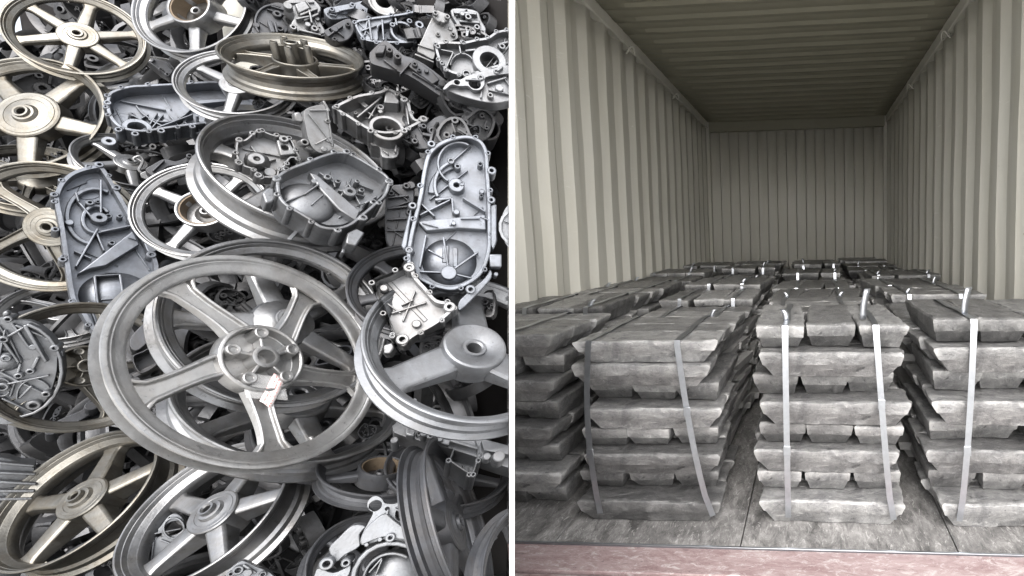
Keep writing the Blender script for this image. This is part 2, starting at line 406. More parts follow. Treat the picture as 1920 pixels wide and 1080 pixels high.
def put_strap(path, width, label, group, tw=0):
    """path: list of (x, y, z, nx, ny, nz) strap centre and facing"""
    bm = bmesh.new(); rows = []
    n = len(path)
    for i, (p, nr) in enumerate(path):
        p = Vector(p); nr = Vector(nr).normalized()
        a = Vector(path[max(0, i - 1)][0]); b = Vector(path[min(n - 1, i + 1)][0]); d = (b - a).normalized(); w = d.cross(nr).normalized() * width / 2
        t = nr * .0006
        rows.append([bm.verts.new(p + w + t), bm.verts.new(p - w + t), bm.verts.new(p - w - t), bm.verts.new(p + w - t)])
    for a, b in zip(rows, rows[1:]):
        for k in range(4): bm.faces.new((a[k], a[(k + 1) % 4], b[(k + 1) % 4], b[k]))
    bm.faces.new(rows[0]); bm.faces.new(rows[-1])
    return tag(finish(bm, 'steel_strap', 'strap', ang=40), label, 'strap', group)
ir = random.Random(21)
for r in range(10):
    for c in range(4):
        cx = cols[c][0] + (ir.uniform(-.025, .025) if r else 0); yf = 1.615 + r * .508 + (ir.uniform(-.02, .02) if r else (.02 if c == 0 else 0))
        wid = .475 if c != 0 else .455
        hl = [.079, .077, .0825, .0845][c] if r == 0 else ir.uniform(.072, .0825)
        yaw = math.radians(ir.uniform(-5, 5)) if r else [0, .010, 0, -.008][c]
        seq = 'LELELELE'
        if (r, c) == (0, 1): seq = 'LELELELL'
        elif (r, c) == (0, 0): seq = 'ELELELEL'
        elif r and ir.random() < .35: seq = 'ELELELEL'
        dep = .485
        ctr = Vector((cx, yf + dep / 2, FZ))
        if ctr.y + dep / 2 > Y1 - .02: continue
        rz = Matrix.Rotation(yaw, 3, 'Z')
        ztop = FZ
        for l, kind in enumerate(seq):
            down = 7 - l; lj = Vector((ir.uniform(-.014, .014), ir.uniform(-.012, .012), 0)) * (1.6 if r else 1)
            for k in range(3):
                t = (k - 1) * (wid if kind == 'E' else dep) / 3
                j = lj + Vector((ir.uniform(-.009, .009), ir.uniform(-.009, .009), 0))
                if kind == 'E': off = Vector((t, ir.uniform(-.012, .012) + (.026 if down else 0), 0)) + j; a = math.pi / 2
                else: off = Vector((ir.uniform(-.012, .012), t, 0)) + j; a = 0
                off = rz @ off; a += yaw + ir.uniform(-.035, .035) * (2 if r else 1) + (math.pi if ir.random() < .5 else 0)
                pos = ctr + off + Vector((0, 0, l * hl + .0005))
                vis = r == 0 or down == 0 or (down == 1 and r <= 3)
                sxl = (wid if kind == 'L' else dep - (.05 if down else 0)) / IL * ir.uniform(.95, 1.03); sw = (dep if kind == 'L' else wid) / 3 / IW * ir.uniform(.97, 1.0)
                if vis:
                    o = link(bpy.data.objects.new('ingot', VAR[ir.randrange(14)]))
                    o.location = pos; o.rotation_euler = (ir.uniform(-.006, .006), ir.uniform(-.006, .006), a); o.scale = (sxl, sw, hl / IH * .992)
                    side = ('left', 'middle', 'right')[k] if kind == 'E' else ('front', 'middle', 'rear')[k]
                    tag(o, '%s %s ingot of the %s layer, %s row stack %s' % (side, 'lengthwise' if kind == 'E' else 'crosswise', LAY[down], ROW[r], CN[c]), 'ingot', 'grey metal ingots stacked in the container')
                else:
                    mm = Matrix.Translation(pos) @ Matrix.Rotation(a, 4, 'Z') @ Matrix.Diagonal((sxl, sw, hl / IH * .992, 1))
                    b0 = len(hid_v); hid_v.extend(mm @ q for q in low_co); hid_f.extend(tuple(i + b0 for i in f) for f in low_f)
        zt = FZ + 8 * hl
        # two straps per stack: up the front, over the top, down the back
        if r > 7: continue
        if r == 0:
            spec = {0: [(-.86, -.86, 0)], 1: [(-.553, -.545, 0), (-.262, -.165, 0)], 2: [(.082, .082, .035), (.362, .418, .10)], 3: [(.655, .622, .085)]}[c]
        else:
            spec = [(cx - .13 + ir.uniform(-.04, .04),) * 2 + (ir.choice((0, 0, .025, .045)),), (cx + .14 + ir.uniform(-.04, .04),) * 2 + (ir.choice((0, 0, .025, .045)),)]
        for si, (xt, xb, tab) in enumerate(spec):
            path = []; yfr = yf - .012; bulge = .018
            for i in range(9):
                u = i / 8; z = FZ + .035 + (zt - .012 - FZ - .035) * u
                sag = bulge * math.sin(u * math.pi)
                path.append(((xb + (xt - xb) * (u ** .7) - (.014 * math.sin(u * math.pi) if c == 1 and si == 0 else 0), yfr - sag * .7, z), (0, -1, .02)))
            path.append(((xt, yfr + .006, zt + .003), (0, -.7, .7)))
            for i in range(1, 8):
                path.append(((xt + .003 * math.sin(i), yfr + .03 + (dep - .03) * i / 7, zt + .006 + .002 * math.sin(i * 2 + c)), (0, 0, 1)))
            path.append(((xt, yf + dep + .02, zt - .006), (0, .7, .7)))
            path.append(((xt, yf + dep + .022, FZ + .3), (0, 1, 0)))
            lab = '%s steel strap over the %s row stack %s' % (('left', 'right')[si] if len(spec) > 1 else 'single', ROW[r], CN[c])
            so_ = put_strap(path, .019, lab, 'steel straps tying the ingot stacks')
            if r < 2:
                (px_, py_, pz_), _n = path[(3, 5)[si] if r == 0 else 6]
                bm = bmesh.new(); add_box(bm, (px_, py_ - .0015, pz_), (.023, .004, .03)); finish(bm, 'seal', 'strap', so_, bev=.001)
            if tab:
                bm = bmesh.new(); rows = []
                for i in range(7):
                    u = i / 6; y = yfr + .05 + .008 * u * u + (.05 if c > 1 and r == 0 else 0); z = zt + .005 + tab * u; x = xt + (.016 * u * u if c != 2 or si else -.012 * u ** 3) + (-.03 if r == 0 and si == 1 else 0)
                    rows.append([bm.verts.new((x - .0105, y, z)), bm.verts.new((x + .0105, y + .004, z))])
                for a, b in zip(rows, rows[1:]): bm.faces.new((a[0], a[1], b[1], b[0]))
                e = finish(bm, 'loose_end', 'strap', so_); e.modifiers.new('thickness', 'SOLIDIFY').thickness = .001
me = bpy.data.meshes.new('stacked_ingots'); me.from_pydata(hid_v, [], hid_f); me.update(); me.materials.append(M['ingot'])
tag(link(bpy.data.objects.new('stacked_ingots', me)), 'lower layers of the ingot stacks deep inside the container', 'ingots', kind='stuff')

# ------------------------------------------------------------------ wheels
def spoke(bm, R, w, rh, style, flare, curve):
    n = 12; rows = []
    for i in range(n + 1):
        t = i / n; r = rh + (.86 * R - rh) * t
        th = curve * (t - t * t * .55)
        hw = R * (.058 + .022 * (2 * t - 1) ** 2 + (.05 * max(0, t - .86) / .14)) * flare
        if style == 'slab': hw = R * (.085 + .02 * (1 - t) + .05 * max(0, t - .88) / .12) * flare
        zt = -w * (.30 + .14 * t); zl = -w * (.86 - .16 * t)
        if style == 'channel':
            q = hw * .34; sec = [(-hw * 1.12, zl), (-hw, zt - .004), (-hw + q * .25, zt), (-hw + q * .9, zt), (-hw + q * 1.3, zt - .035 * R), (hw - q * 1.3, zt - .035 * R), (hw - q * .9, zt), (hw - q * .25, zt), (hw, zt - .004), (hw * 1.12, zl)]
        else:
            sec = [(-hw * 1.1, zl), (-hw, zt - .035 * R), (-hw * .86, zt - .008 * R), (-hw * .5, zt), (hw * .5, zt), (hw * .86, zt - .008 * R), (hw, zt - .035 * R), (hw * 1.1, zl)]
        c, s = math.cos(th), math.sin(th)
        rows.append([bm.verts.new((c * r - s * y, s * r + c * y, z)) for y, z in sec])
    m = len(rows[0])
    for a, b in zip(rows, rows[1:]):
        for k in range(m): bm.faces.new((a[k], a[(k + 1) % m], b[(k + 1) % m], b[k]))
    bm.faces.new(rows[0]); bm.faces.new(rows[-1])
RIM = [(.985, 0), (.998, -.02), (1., -.08), (.97, -.115), (.945, -.15), (.938, -.27), (.905, -.34), (.888, -.5), (.905, -.66), (.938, -.73), (.945, -.85), (.97, -.885), (1, -.92), (.998, -.98), (.985, -1), (.965, -.985), (.935, -.90), (.915, -.78), (.862, -.66), (.842, -.6), (.838, -.5), (.842, -.4), (.858, -.33), (.868, -.315), (.905, -.22), (.915, -.205), (.938, -.11), (.946, -.105), (.958, -.03), (.968, -.004)]
def make_wheel(loc, q, R, hub, style, n, mat, label, wid, sw):
    w = wid * R
    t = tag(empty('motorcycle_wheel', loc, q), label, 'wheel', 'scrap wheels in the heap')
    bm = bmesh.new(); lathe(bm, [(r * R, z * w) for r, z in RIM], 112); rim = finish(bm, 'rim', mat, t, ang=24)
    bm = bmesh.new(); tube(bm, [(.80 * R, .30 * R, -w * .5), (.765 * R, .287 * R, -w * .5)], .018 * R, 10); finish(bm, 'valve_boss', mat, rim)
    rh = {'boss': .30, 'flat': .27, 'flatbig': .36, 'tallboss': .30, 'cone': .25, 'drum': .33, 'disc': .28}[hub] * R
    cv = .42 if style == 'channel' else .05
    me = None
    for i in range(n):
        if me is None:
            bm = bmesh.new(); spoke(bm, R, w, rh * .93, style, sw, cv); o = finish(bm, 'spoke', mat, t, ang=26); me = o.data
        else: o = link(bpy.data.objects.new('spoke', me)); o.parent = t
        o.rotation_euler = (0, 0, 2 * math.pi * i / n - cv * .45)
        b = o.modifiers.new('bevel', 'BEVEL'); b.width = .0022; b.segments = 2; b.limit_method = 'ANGLE'; b.angle_limit = math.radians(40)
    bm = bmesh.new()
    if hub in ('boss', 'tallboss'):
        up = .0 if hub == 'boss' else .45
        P_ = [(.285, -.18), (.30, -.15), (.318, -.18), (.33, -.5), (.33, -.95), (0, -.95), (0, -.80), (.27, -.80)]
        lathe(bm, [(r * R, z * w) for r, z in P_[:-1]] + [(.275 * R, -.80 * w)], 56); h = finish(bm, 'hub', mat, t, ang=30, bev=.0015)
        a0 = math.pi / n
        for i in range(5):
            a = a0 + 2 * math.pi * i / 5; c = (.235 * R * math.cos(a), .235 * R * math.sin(a))
            bm = bmesh.new(); lathe(bm, [(.028 * R, up * w), (.046 * R, (up + .02) * w), (.054 * R, (up - .02) * w), (.068 * R, -.85 * w), (.0 * R, -.85 * w), (0, (up - .08) * w), (.024 * R, (up - .08) * w)], 20, c=c); finish(bm, 'bolt_post', mat, h, ang=35)
            bm = bmesh.new(); d = Vector(c).normalized(); ribbon(bm, [d * .095 * R, d * .20 * R], .03 * R, -.82 * w, (up - .1) * w); finish(bm, 'web', mat, h, bev=.0015)
        bm = bmesh.new(); lathe(bm, [(.068 * R, (up + .03) * w), (.088 * R, (up + .045) * w), (.102 * R, (up + .02) * w), (.108 * R, -.85 * w), (.066 * R, -.85 * w)], 32); finish(bm, 'bearing_tube', mat, h, ang=35)
    elif hub == 'drum':
        lathe(bm, [(r * R, z * w) for r, z in [(.335, .03), (.35, .06), (.375, .05), (.385, -.1), (.39, -.95), (0, -.95), (0, -.85), (.335, -.85)]], 64); h = finish(bm, 'hub', mat, t, ang=30)
        bm = bmesh.new(); lathe(bm, [(r * R, z * w) for r, z in [(.310, -.02), (.3335, -.01), (.3335, -.84), (.31, -.84)]], 64); finish(bm, 'brake_lining', 'brownlining', h)
        bm = bmesh.new(); lathe(bm, [(r * R, z * w) for r, z in [(.05, -.35), (.075, -.33), (.095, -.4), (.12, -.7), (.2, -.84), (.05, -.84)]], 36); finish(bm, 'bearing_tube', mat, h)
    else:
        if hub == 'flat': P_ = [(.075, -.12), (.13, -.14), (.15, -.22), (.20, -.235), (.205, -.225), (.245, -.23), (.25, -.24), (.285, -.24), (.30, -.27), (.305, -.5), (.30, -.92), (.075, -.92)]
        elif hub == 'flatbig': P_ = [(.08, -.02), (.13, -.04), (.16, -.16), (.26, -.20), (.265, -.18), (.335, -.19), (.34, -.21), (.375, -.21), (.395, -.25), (.40, -.5), (.39, -.92), (.08, -.92)]
        elif hub == 'cone': P_ = [(.085, .12), (.115, .10), (.125, .0), (.15, -.10), (.22, -.25), (.27, -.32), (.285, -.4), (.29, -.92), (.085, -.92)]
        else: P_ = [(.10, -.34), (.13, -.30), (.24, -.14), (.285, -.12), (.305, -.15), (.315, -.22), (.315, -.92), (.10, -.92)]
        lathe(bm, [(r * R, z * w) for r, z in P_], 56); h = finish(bm, 'hub', mat, t, ang=26)
        r0 = P_[0][0]; z0 = P_[0][1]
        bm = bmesh.new(); lathe(bm, [(r * R, z * w) for r, z in [(r0 - .028, z0 + .05), (r0 - .012, z0 + .10), (r0 + .012, z0 + .10), (r0 + .02, z0 + .02), (r0 + .02, z0 - .08), (r0 - .028, z0 - .5)]], 36); finish(bm, 'bearing_ring', mat, h)
        bm = bmesh.new(); lathe(bm, [(r * R, z * w) for r, z in [(0, z0 - .42), (r0 - .02, z0 - .42), (r0 - .02, z0 - .5), (0, z0 - .5)]], 24, closed=False); finish(bm, 'bearing', 'dark', h)
    return t
def shear(t):
    bpy.context.view_layer.update()
    stack = list(t.children)
    for o in stack: stack.extend(o.children)
    for o in stack:
        mw = o.matrix_world.copy(); bm = bmesh.new(); bm.from_mesh(o.data); bm.transform(mw)
        r = bmesh.ops.bisect_plane(bm, geom=bm.verts[:] + bm.edges[:] + bm.faces[:], plane_co=CUT[0], plane_no=CUT[1], clear_outer=True)
        ed = [e for e in bm.edges if e.is_boundary]
        if ed: bmesh.ops.holes_fill(bm, edges=ed, sides=0)
        if not bm.verts:
            bm.free(); bpy.data.objects.remove(o); continue
        bm.transform(mw.inverted()); me = o.data.copy(); bm.to_mesh(me); bm.free(); o.data = me
WHEELS = [
 ((-0.6603, 0.7145, 0.9407), [-0.82124, 0.03504, -0.55186, 0.14067], 0.1682, 'boss', 'channel', 5, 'topsilver', 'large silver five spoke wheel with a red printed sticker, on top of the heap', 0.15, 1.4, False),
 ((-1.6071, 1.08, 1.4195), [0.63481, 0.54893, -0.1808, 0.51283], 0.1421, 'flatbig', 'slab', 5, 'warm', 'bronze tinted wheel with wide flat spokes at the left edge below another rim', 0.34, 1.25, False),
 ((-1.562, 1.1627, 1.6183), [0.39277, 0.55568, -0.17208, 0.71228], 0.1097, 'flat', 'slab', 6, 'warm', 'bronze tinted wheel in the top left corner, its lower rim in front of dark gaps', 0.32, 1.0, False),
 ((-1.2419, 1.146, 1.6545), [0.80093, 0.58417, 0.12813, -0.02906], 0.1187, 'drum', 'slab', 5, 'silver', 'silver wheel with a brown open brake drum at the top of the heap', 0.36, 1.0, False),
 ((-0.8968, 1.046, 1.5), [-0.11278, 0.14959, -0.27285, 0.94364], 0.1157, 'tallboss', 'channel', 5, 'warm', 'wheel lying almost flat near the top, five tall bolt posts on its hub', 0.44, 1.2, False),
 ((-0.7972, 0.9471, 1.2495), [-0.24388, 0.34718, -0.25778, 0.86806], 0.1447, 'cone', 'slab', 5, 'silver', 'tilted silver wheel holding a broken flange casting and a rounded shell casting', 0.52, 1.0, False),
 ((-1.045, 0.9622, 1.184), [-0.0005, -0.2897, 0.47126, -0.83306], 0.1035, 'drum', 'slab', 4, 'silver', 'silver wheel half hidden beside the upright long cover on the left', 0.3, 1.0, False),
 ((-1.0948, 0.7964, 0.9064), [0.7674, 0.16024, 0.61887, -0.04911], 0.1121, 'boss', 'channel', 5, 'warm', 'brownish wheel under the round ribbed cover at the left edge', 0.3, 1.0, False),
 ((-1.4274, 0.977, 1.155), [0.61951, 0.4087, 0.57531, -0.34378], 0.1358, 'flat', 'channel', 5, 'warm', 'wheel with a flat ringed hub face, left of the upright long cover', 0.3, 1.2, False),
 ((-0.7013, 0.791, 0.9857), [0.57758, 0.48593, 0.23009, 0.61427], 0.1491, 'cone', 'slab', 5, 'silver', 'silver wheel directly beneath the stickered wheel, its cone hub showing through the spokes', 0.26, 1.0, False),
 ((-0.7144, 0.8118, 0.8564), [0.10509, -0.32099, 0.07553, -0.9382], 0.1569, 'flat', 'slab', 5, 'silver', 'lowest of the three wheels stacked under the stickered wheel, chipped rim edge', 0.3, 1.0, False),
 ((-0.4051, 0.8345, 0.936), [-0.53569, 0.16362, -0.34091, 0.75501], 0.1588, 'disc', 'slab', 3, 'pale', 'pale three spoke wheel with a broad smooth hub at the right, below the square frame', 0.32, 1.6, True),
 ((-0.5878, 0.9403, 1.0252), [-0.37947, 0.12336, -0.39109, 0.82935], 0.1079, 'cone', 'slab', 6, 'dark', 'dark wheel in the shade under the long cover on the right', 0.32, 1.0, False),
 ((-1.0672, 0.7365, 0.7012), [-0.5777, -0.22865, -0.30811, 0.72045], 0.1165, 'flat', 'slab', 5, 'warm', 'wheel tipped on edge in the bottom left corner with a brown stained rim', 0.5, 1.15, False),
 ((-0.8219, 0.7319, 0.6868), [0.46286, 0.17523, 0.29373, -0.81779], 0.1189, 'flat', 'slab', 5, 'silver', 'second tipped wheel along the bottom, a two hole gasket plate inside it', 0.5, 1.15, False),
 ((-0.9473, 0.9316, 0.6353), [-0.84339, -0.18105, -0.50542, 0.02178], 0.1229, 'flat', 'slab', 5, 'silver', 'silver wheel whose lower rim curves out beneath the stickered wheel', 0.26, 1.0, False),
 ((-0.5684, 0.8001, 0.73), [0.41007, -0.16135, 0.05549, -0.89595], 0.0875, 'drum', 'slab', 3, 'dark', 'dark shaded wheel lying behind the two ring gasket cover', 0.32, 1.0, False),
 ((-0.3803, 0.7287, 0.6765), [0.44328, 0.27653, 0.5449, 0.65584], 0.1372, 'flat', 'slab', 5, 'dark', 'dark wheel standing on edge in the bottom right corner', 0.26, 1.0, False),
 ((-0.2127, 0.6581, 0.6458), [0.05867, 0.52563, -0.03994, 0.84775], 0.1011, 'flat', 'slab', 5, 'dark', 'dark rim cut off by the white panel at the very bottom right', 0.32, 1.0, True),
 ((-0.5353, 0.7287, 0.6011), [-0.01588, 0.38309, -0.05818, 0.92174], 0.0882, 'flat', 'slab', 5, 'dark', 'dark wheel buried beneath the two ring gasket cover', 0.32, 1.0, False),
 ((-1.0772, 1.0828, 1.4654), [-0.03044, -0.26177, 0.38531, -0.88436], 0.098, 'flat', 'slab', 3, 'silver', 'silver wheel behind the flat lying wheel and above the dark crankcase', 0.32, 1.0, False),
 ((-1.4939, 1.2253, 1.5249), [0.34521, -0.02242, 0.45511, -0.82049], 0.0896, 'flat', 'slab', 5, 'silver', 'shaded wheel between the bronze rims and the open brake drum wheel', 0.32, 1.0, False),
 ((-1.6749, 1.1308, 1.2848), [-0.38619, -0.39513, 0.04322, -0.83238], 0.1105, 'cone', 'channel', 6, 'warm', 'wheel lying just under the bronze tinted wheel with wide flat spokes', 0.32, 1.0, False),
 ((-1.4213, 1.1312, 1.3135), [0.48367, 0.39605, 0.08421, 0.77596], 0.0887, 'flat', 'slab', 5, 'silver', 'dim wheel beneath the long grey crankcase half', 0.32, 1.0, False),
 ((-1.4416, 0.9926, 0.9824), [-0.02551, 0.23219, -0.24579, 0.94076], 0.0919, 'flat', 'channel', 5, 'silver', 'shaded rim between the flat ringed hub and the round ribbed cover', 0.32, 1.0, False),
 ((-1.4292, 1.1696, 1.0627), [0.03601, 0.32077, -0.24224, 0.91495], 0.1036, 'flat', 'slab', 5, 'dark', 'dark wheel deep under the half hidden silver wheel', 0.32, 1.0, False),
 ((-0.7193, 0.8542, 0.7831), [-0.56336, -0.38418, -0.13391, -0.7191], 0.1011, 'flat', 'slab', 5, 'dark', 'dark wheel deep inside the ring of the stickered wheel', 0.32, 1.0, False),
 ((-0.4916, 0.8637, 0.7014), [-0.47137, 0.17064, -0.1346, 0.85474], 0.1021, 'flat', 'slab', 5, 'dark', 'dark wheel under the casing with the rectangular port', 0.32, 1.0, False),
]
for wd in WHEELS:
    t = make_wheel(*wd[:-1])
    if wd[-1]: shear(t)

# ------------------------------------------------------------------ castings
def inside(p, poly):
    c = False
    for i in range(len(poly)):
        a, b = poly[i - 1], poly[i]
        if (a[1] > p[1]) != (b[1] > p[1]) and p[0] < (b[0] - a[0]) * (p[1] - a[1]) / (b[1] - a[1]) + a[0]: c = not c
    return c
def clip_rib(poly, c, ang, half):
    d = Vector((math.cos(ang), math.sin(ang))); ends = []
    for sg in (-1, 1):
        k = 0
        while k < half and inside(c + d * sg * (k + .003), poly): k += .003
        ends.append(c + d * sg * k)
    return ends
def enrich(e, r, tray):
    p = crom(e[1], 3); pin = inset(p, (e[3] if tray else 0) + .004)
    xs = [v[0] for v in pin]; ys = [v[1] for v in pin]; w = max(xs) - min(xs); h = max(ys) - min(ys); sz = min(w, h)
    zb, zt = (-e[2] * .62, -e[2] * .62) if tray else (e[3], e[3]); out = []
    if sz < .03: return out
    n = int(min(8, 3 + w * h / .003)) if tray else int(min(12, 4 + w * h / .0012))
    base = r.uniform(0, 3.14)
    for i in range(n):
        c = Vector((r.uniform(min(xs), max(xs)), r.uniform(min(ys), max(ys))))
        if not inside(c, pin): continue
        if i % 5 < 3:
            a, b = clip_rib(pin, c, base + r.choice((0, 1.05, 1.57, 2.1)) + r.gauss(0, .08), r.uniform(.012, .05))
            if (a - b).length > .008: out.append(('rib', tuple(a), tuple(b), r.uniform(.0016, .0032), zb - .002, zt + r.uniform(.004, .011)))
        else:
            q = r.uniform(.0035, .0075); out.append(('boss', tuple(c), q, q * .42 if i % 2 else 0, zb - .002, zt + r.uniform(.004, .014)))
    if tray:
        for i in range(0, len(p), max(3, len(p) // 12)):
            out.append(('boss', tuple(p[i]), .0045, .0019, -e[2] * .8, .0012))
    return out
def make_cast(name, cat, label, mat, loc, q, els, sm):
    t = tag(empty(name, loc, q), label, cat)
    r_ = random.Random(int(abs(loc[0] * 7919 + loc[2] * 1237) * 100)); add = []
    for e in els:
        if e[0] == 'tray' or (e[0] == 'plate' and (e is els[0] or e[3] - e[2] > .03)): add += enrich(e, r_, e[0] == 'tray')
    els = list(els) + add
    for e in els:
        k = e[0]; bm = bmesh.new()
        if k == 'tray':
            _, o, h, wt, hl = e
            p = crom(o, 4) if sm else [Vector(v) for v in o]
            inn = inset(p, wt); plate(bm, p, [inn], -h, 0); finish(bm, 'wall', mat, t, bev=.0014, ang=40)
            bm = bmesh.new(); fl = inset(p, wt * .5); plate(bm, fl, [circ(c, c[2], 28) for c in hl], -h + .001, -h * .62); finish(bm, 'base', mat, t, bev=.001)
        elif k == 'plate':
            _, o, z0, z1, hl = e
            p = crom(o, 3) if sm and len(o) > 6 else [Vector(v) for v in o]
            plate(bm, p, [circ(c, c[2], 24) for c in hl], z0, z1); finish(bm, 'body' if e is els[0] else 'pad', mat, t, bev=.0022 if z1 - z0 > .008 else .001, ang=40)
        elif k == 'rib':
            _, a, b, wd, z0, z1 = e; ribbon(bm, [a, b], wd, z0, z1); finish(bm, 'rib', mat, t, bev=min(.0015, wd * .3))
        elif k == 'arc':
            _, pa, wd, z0, z1 = e; ribbon(bm, pa, wd, z0, z1); finish(bm, 'curved_rib', mat, t, bev=min(.0015, wd * .3), ang=40)
        elif k == 'boss':
            _, c, r0, r1, z0, z1 = e; b = min(.0012, r0 * .25)
            if r1: pr = [(r1, z1 - b), (r1 + b * .6, z1), (r0 - b, z1), (r0, z1 - b), (r0 * 1.06, z0), (r1, z0)]; lathe(bm, pr, 26, c=c)
            else: lathe(bm, [(0, z1), (r0 - b, z1), (r0, z1 - b), (r0 * 1.06, z0), (0, z0)], 26, closed=False, c=c)
            finish(bm, 'boss', mat, t, ang=38)
            if r1 and r1 < .012:
                bm = bmesh.new(); lathe(bm, [(0, max(z0, z1 - .02)), (r1 * 1.02, max(z0, z1 - .02))], 16, closed=False, c=c); finish(bm, 'hole', 'dark', t)  # dark disc closes the bore and paints the shade inside it
        elif k == 'dome':
            _, c, r0, z0, z1 = e
            lathe(bm, [(0, z1)] + [(r0 * math.sin(i / 7 * math.pi / 2), z0 + (z1 - z0) * math.cos(i / 7 * math.pi / 2)) for i in range(1, 8)], 40, closed=False, c=c); finish(bm, 'dome', mat, t, ang=60)
    return t
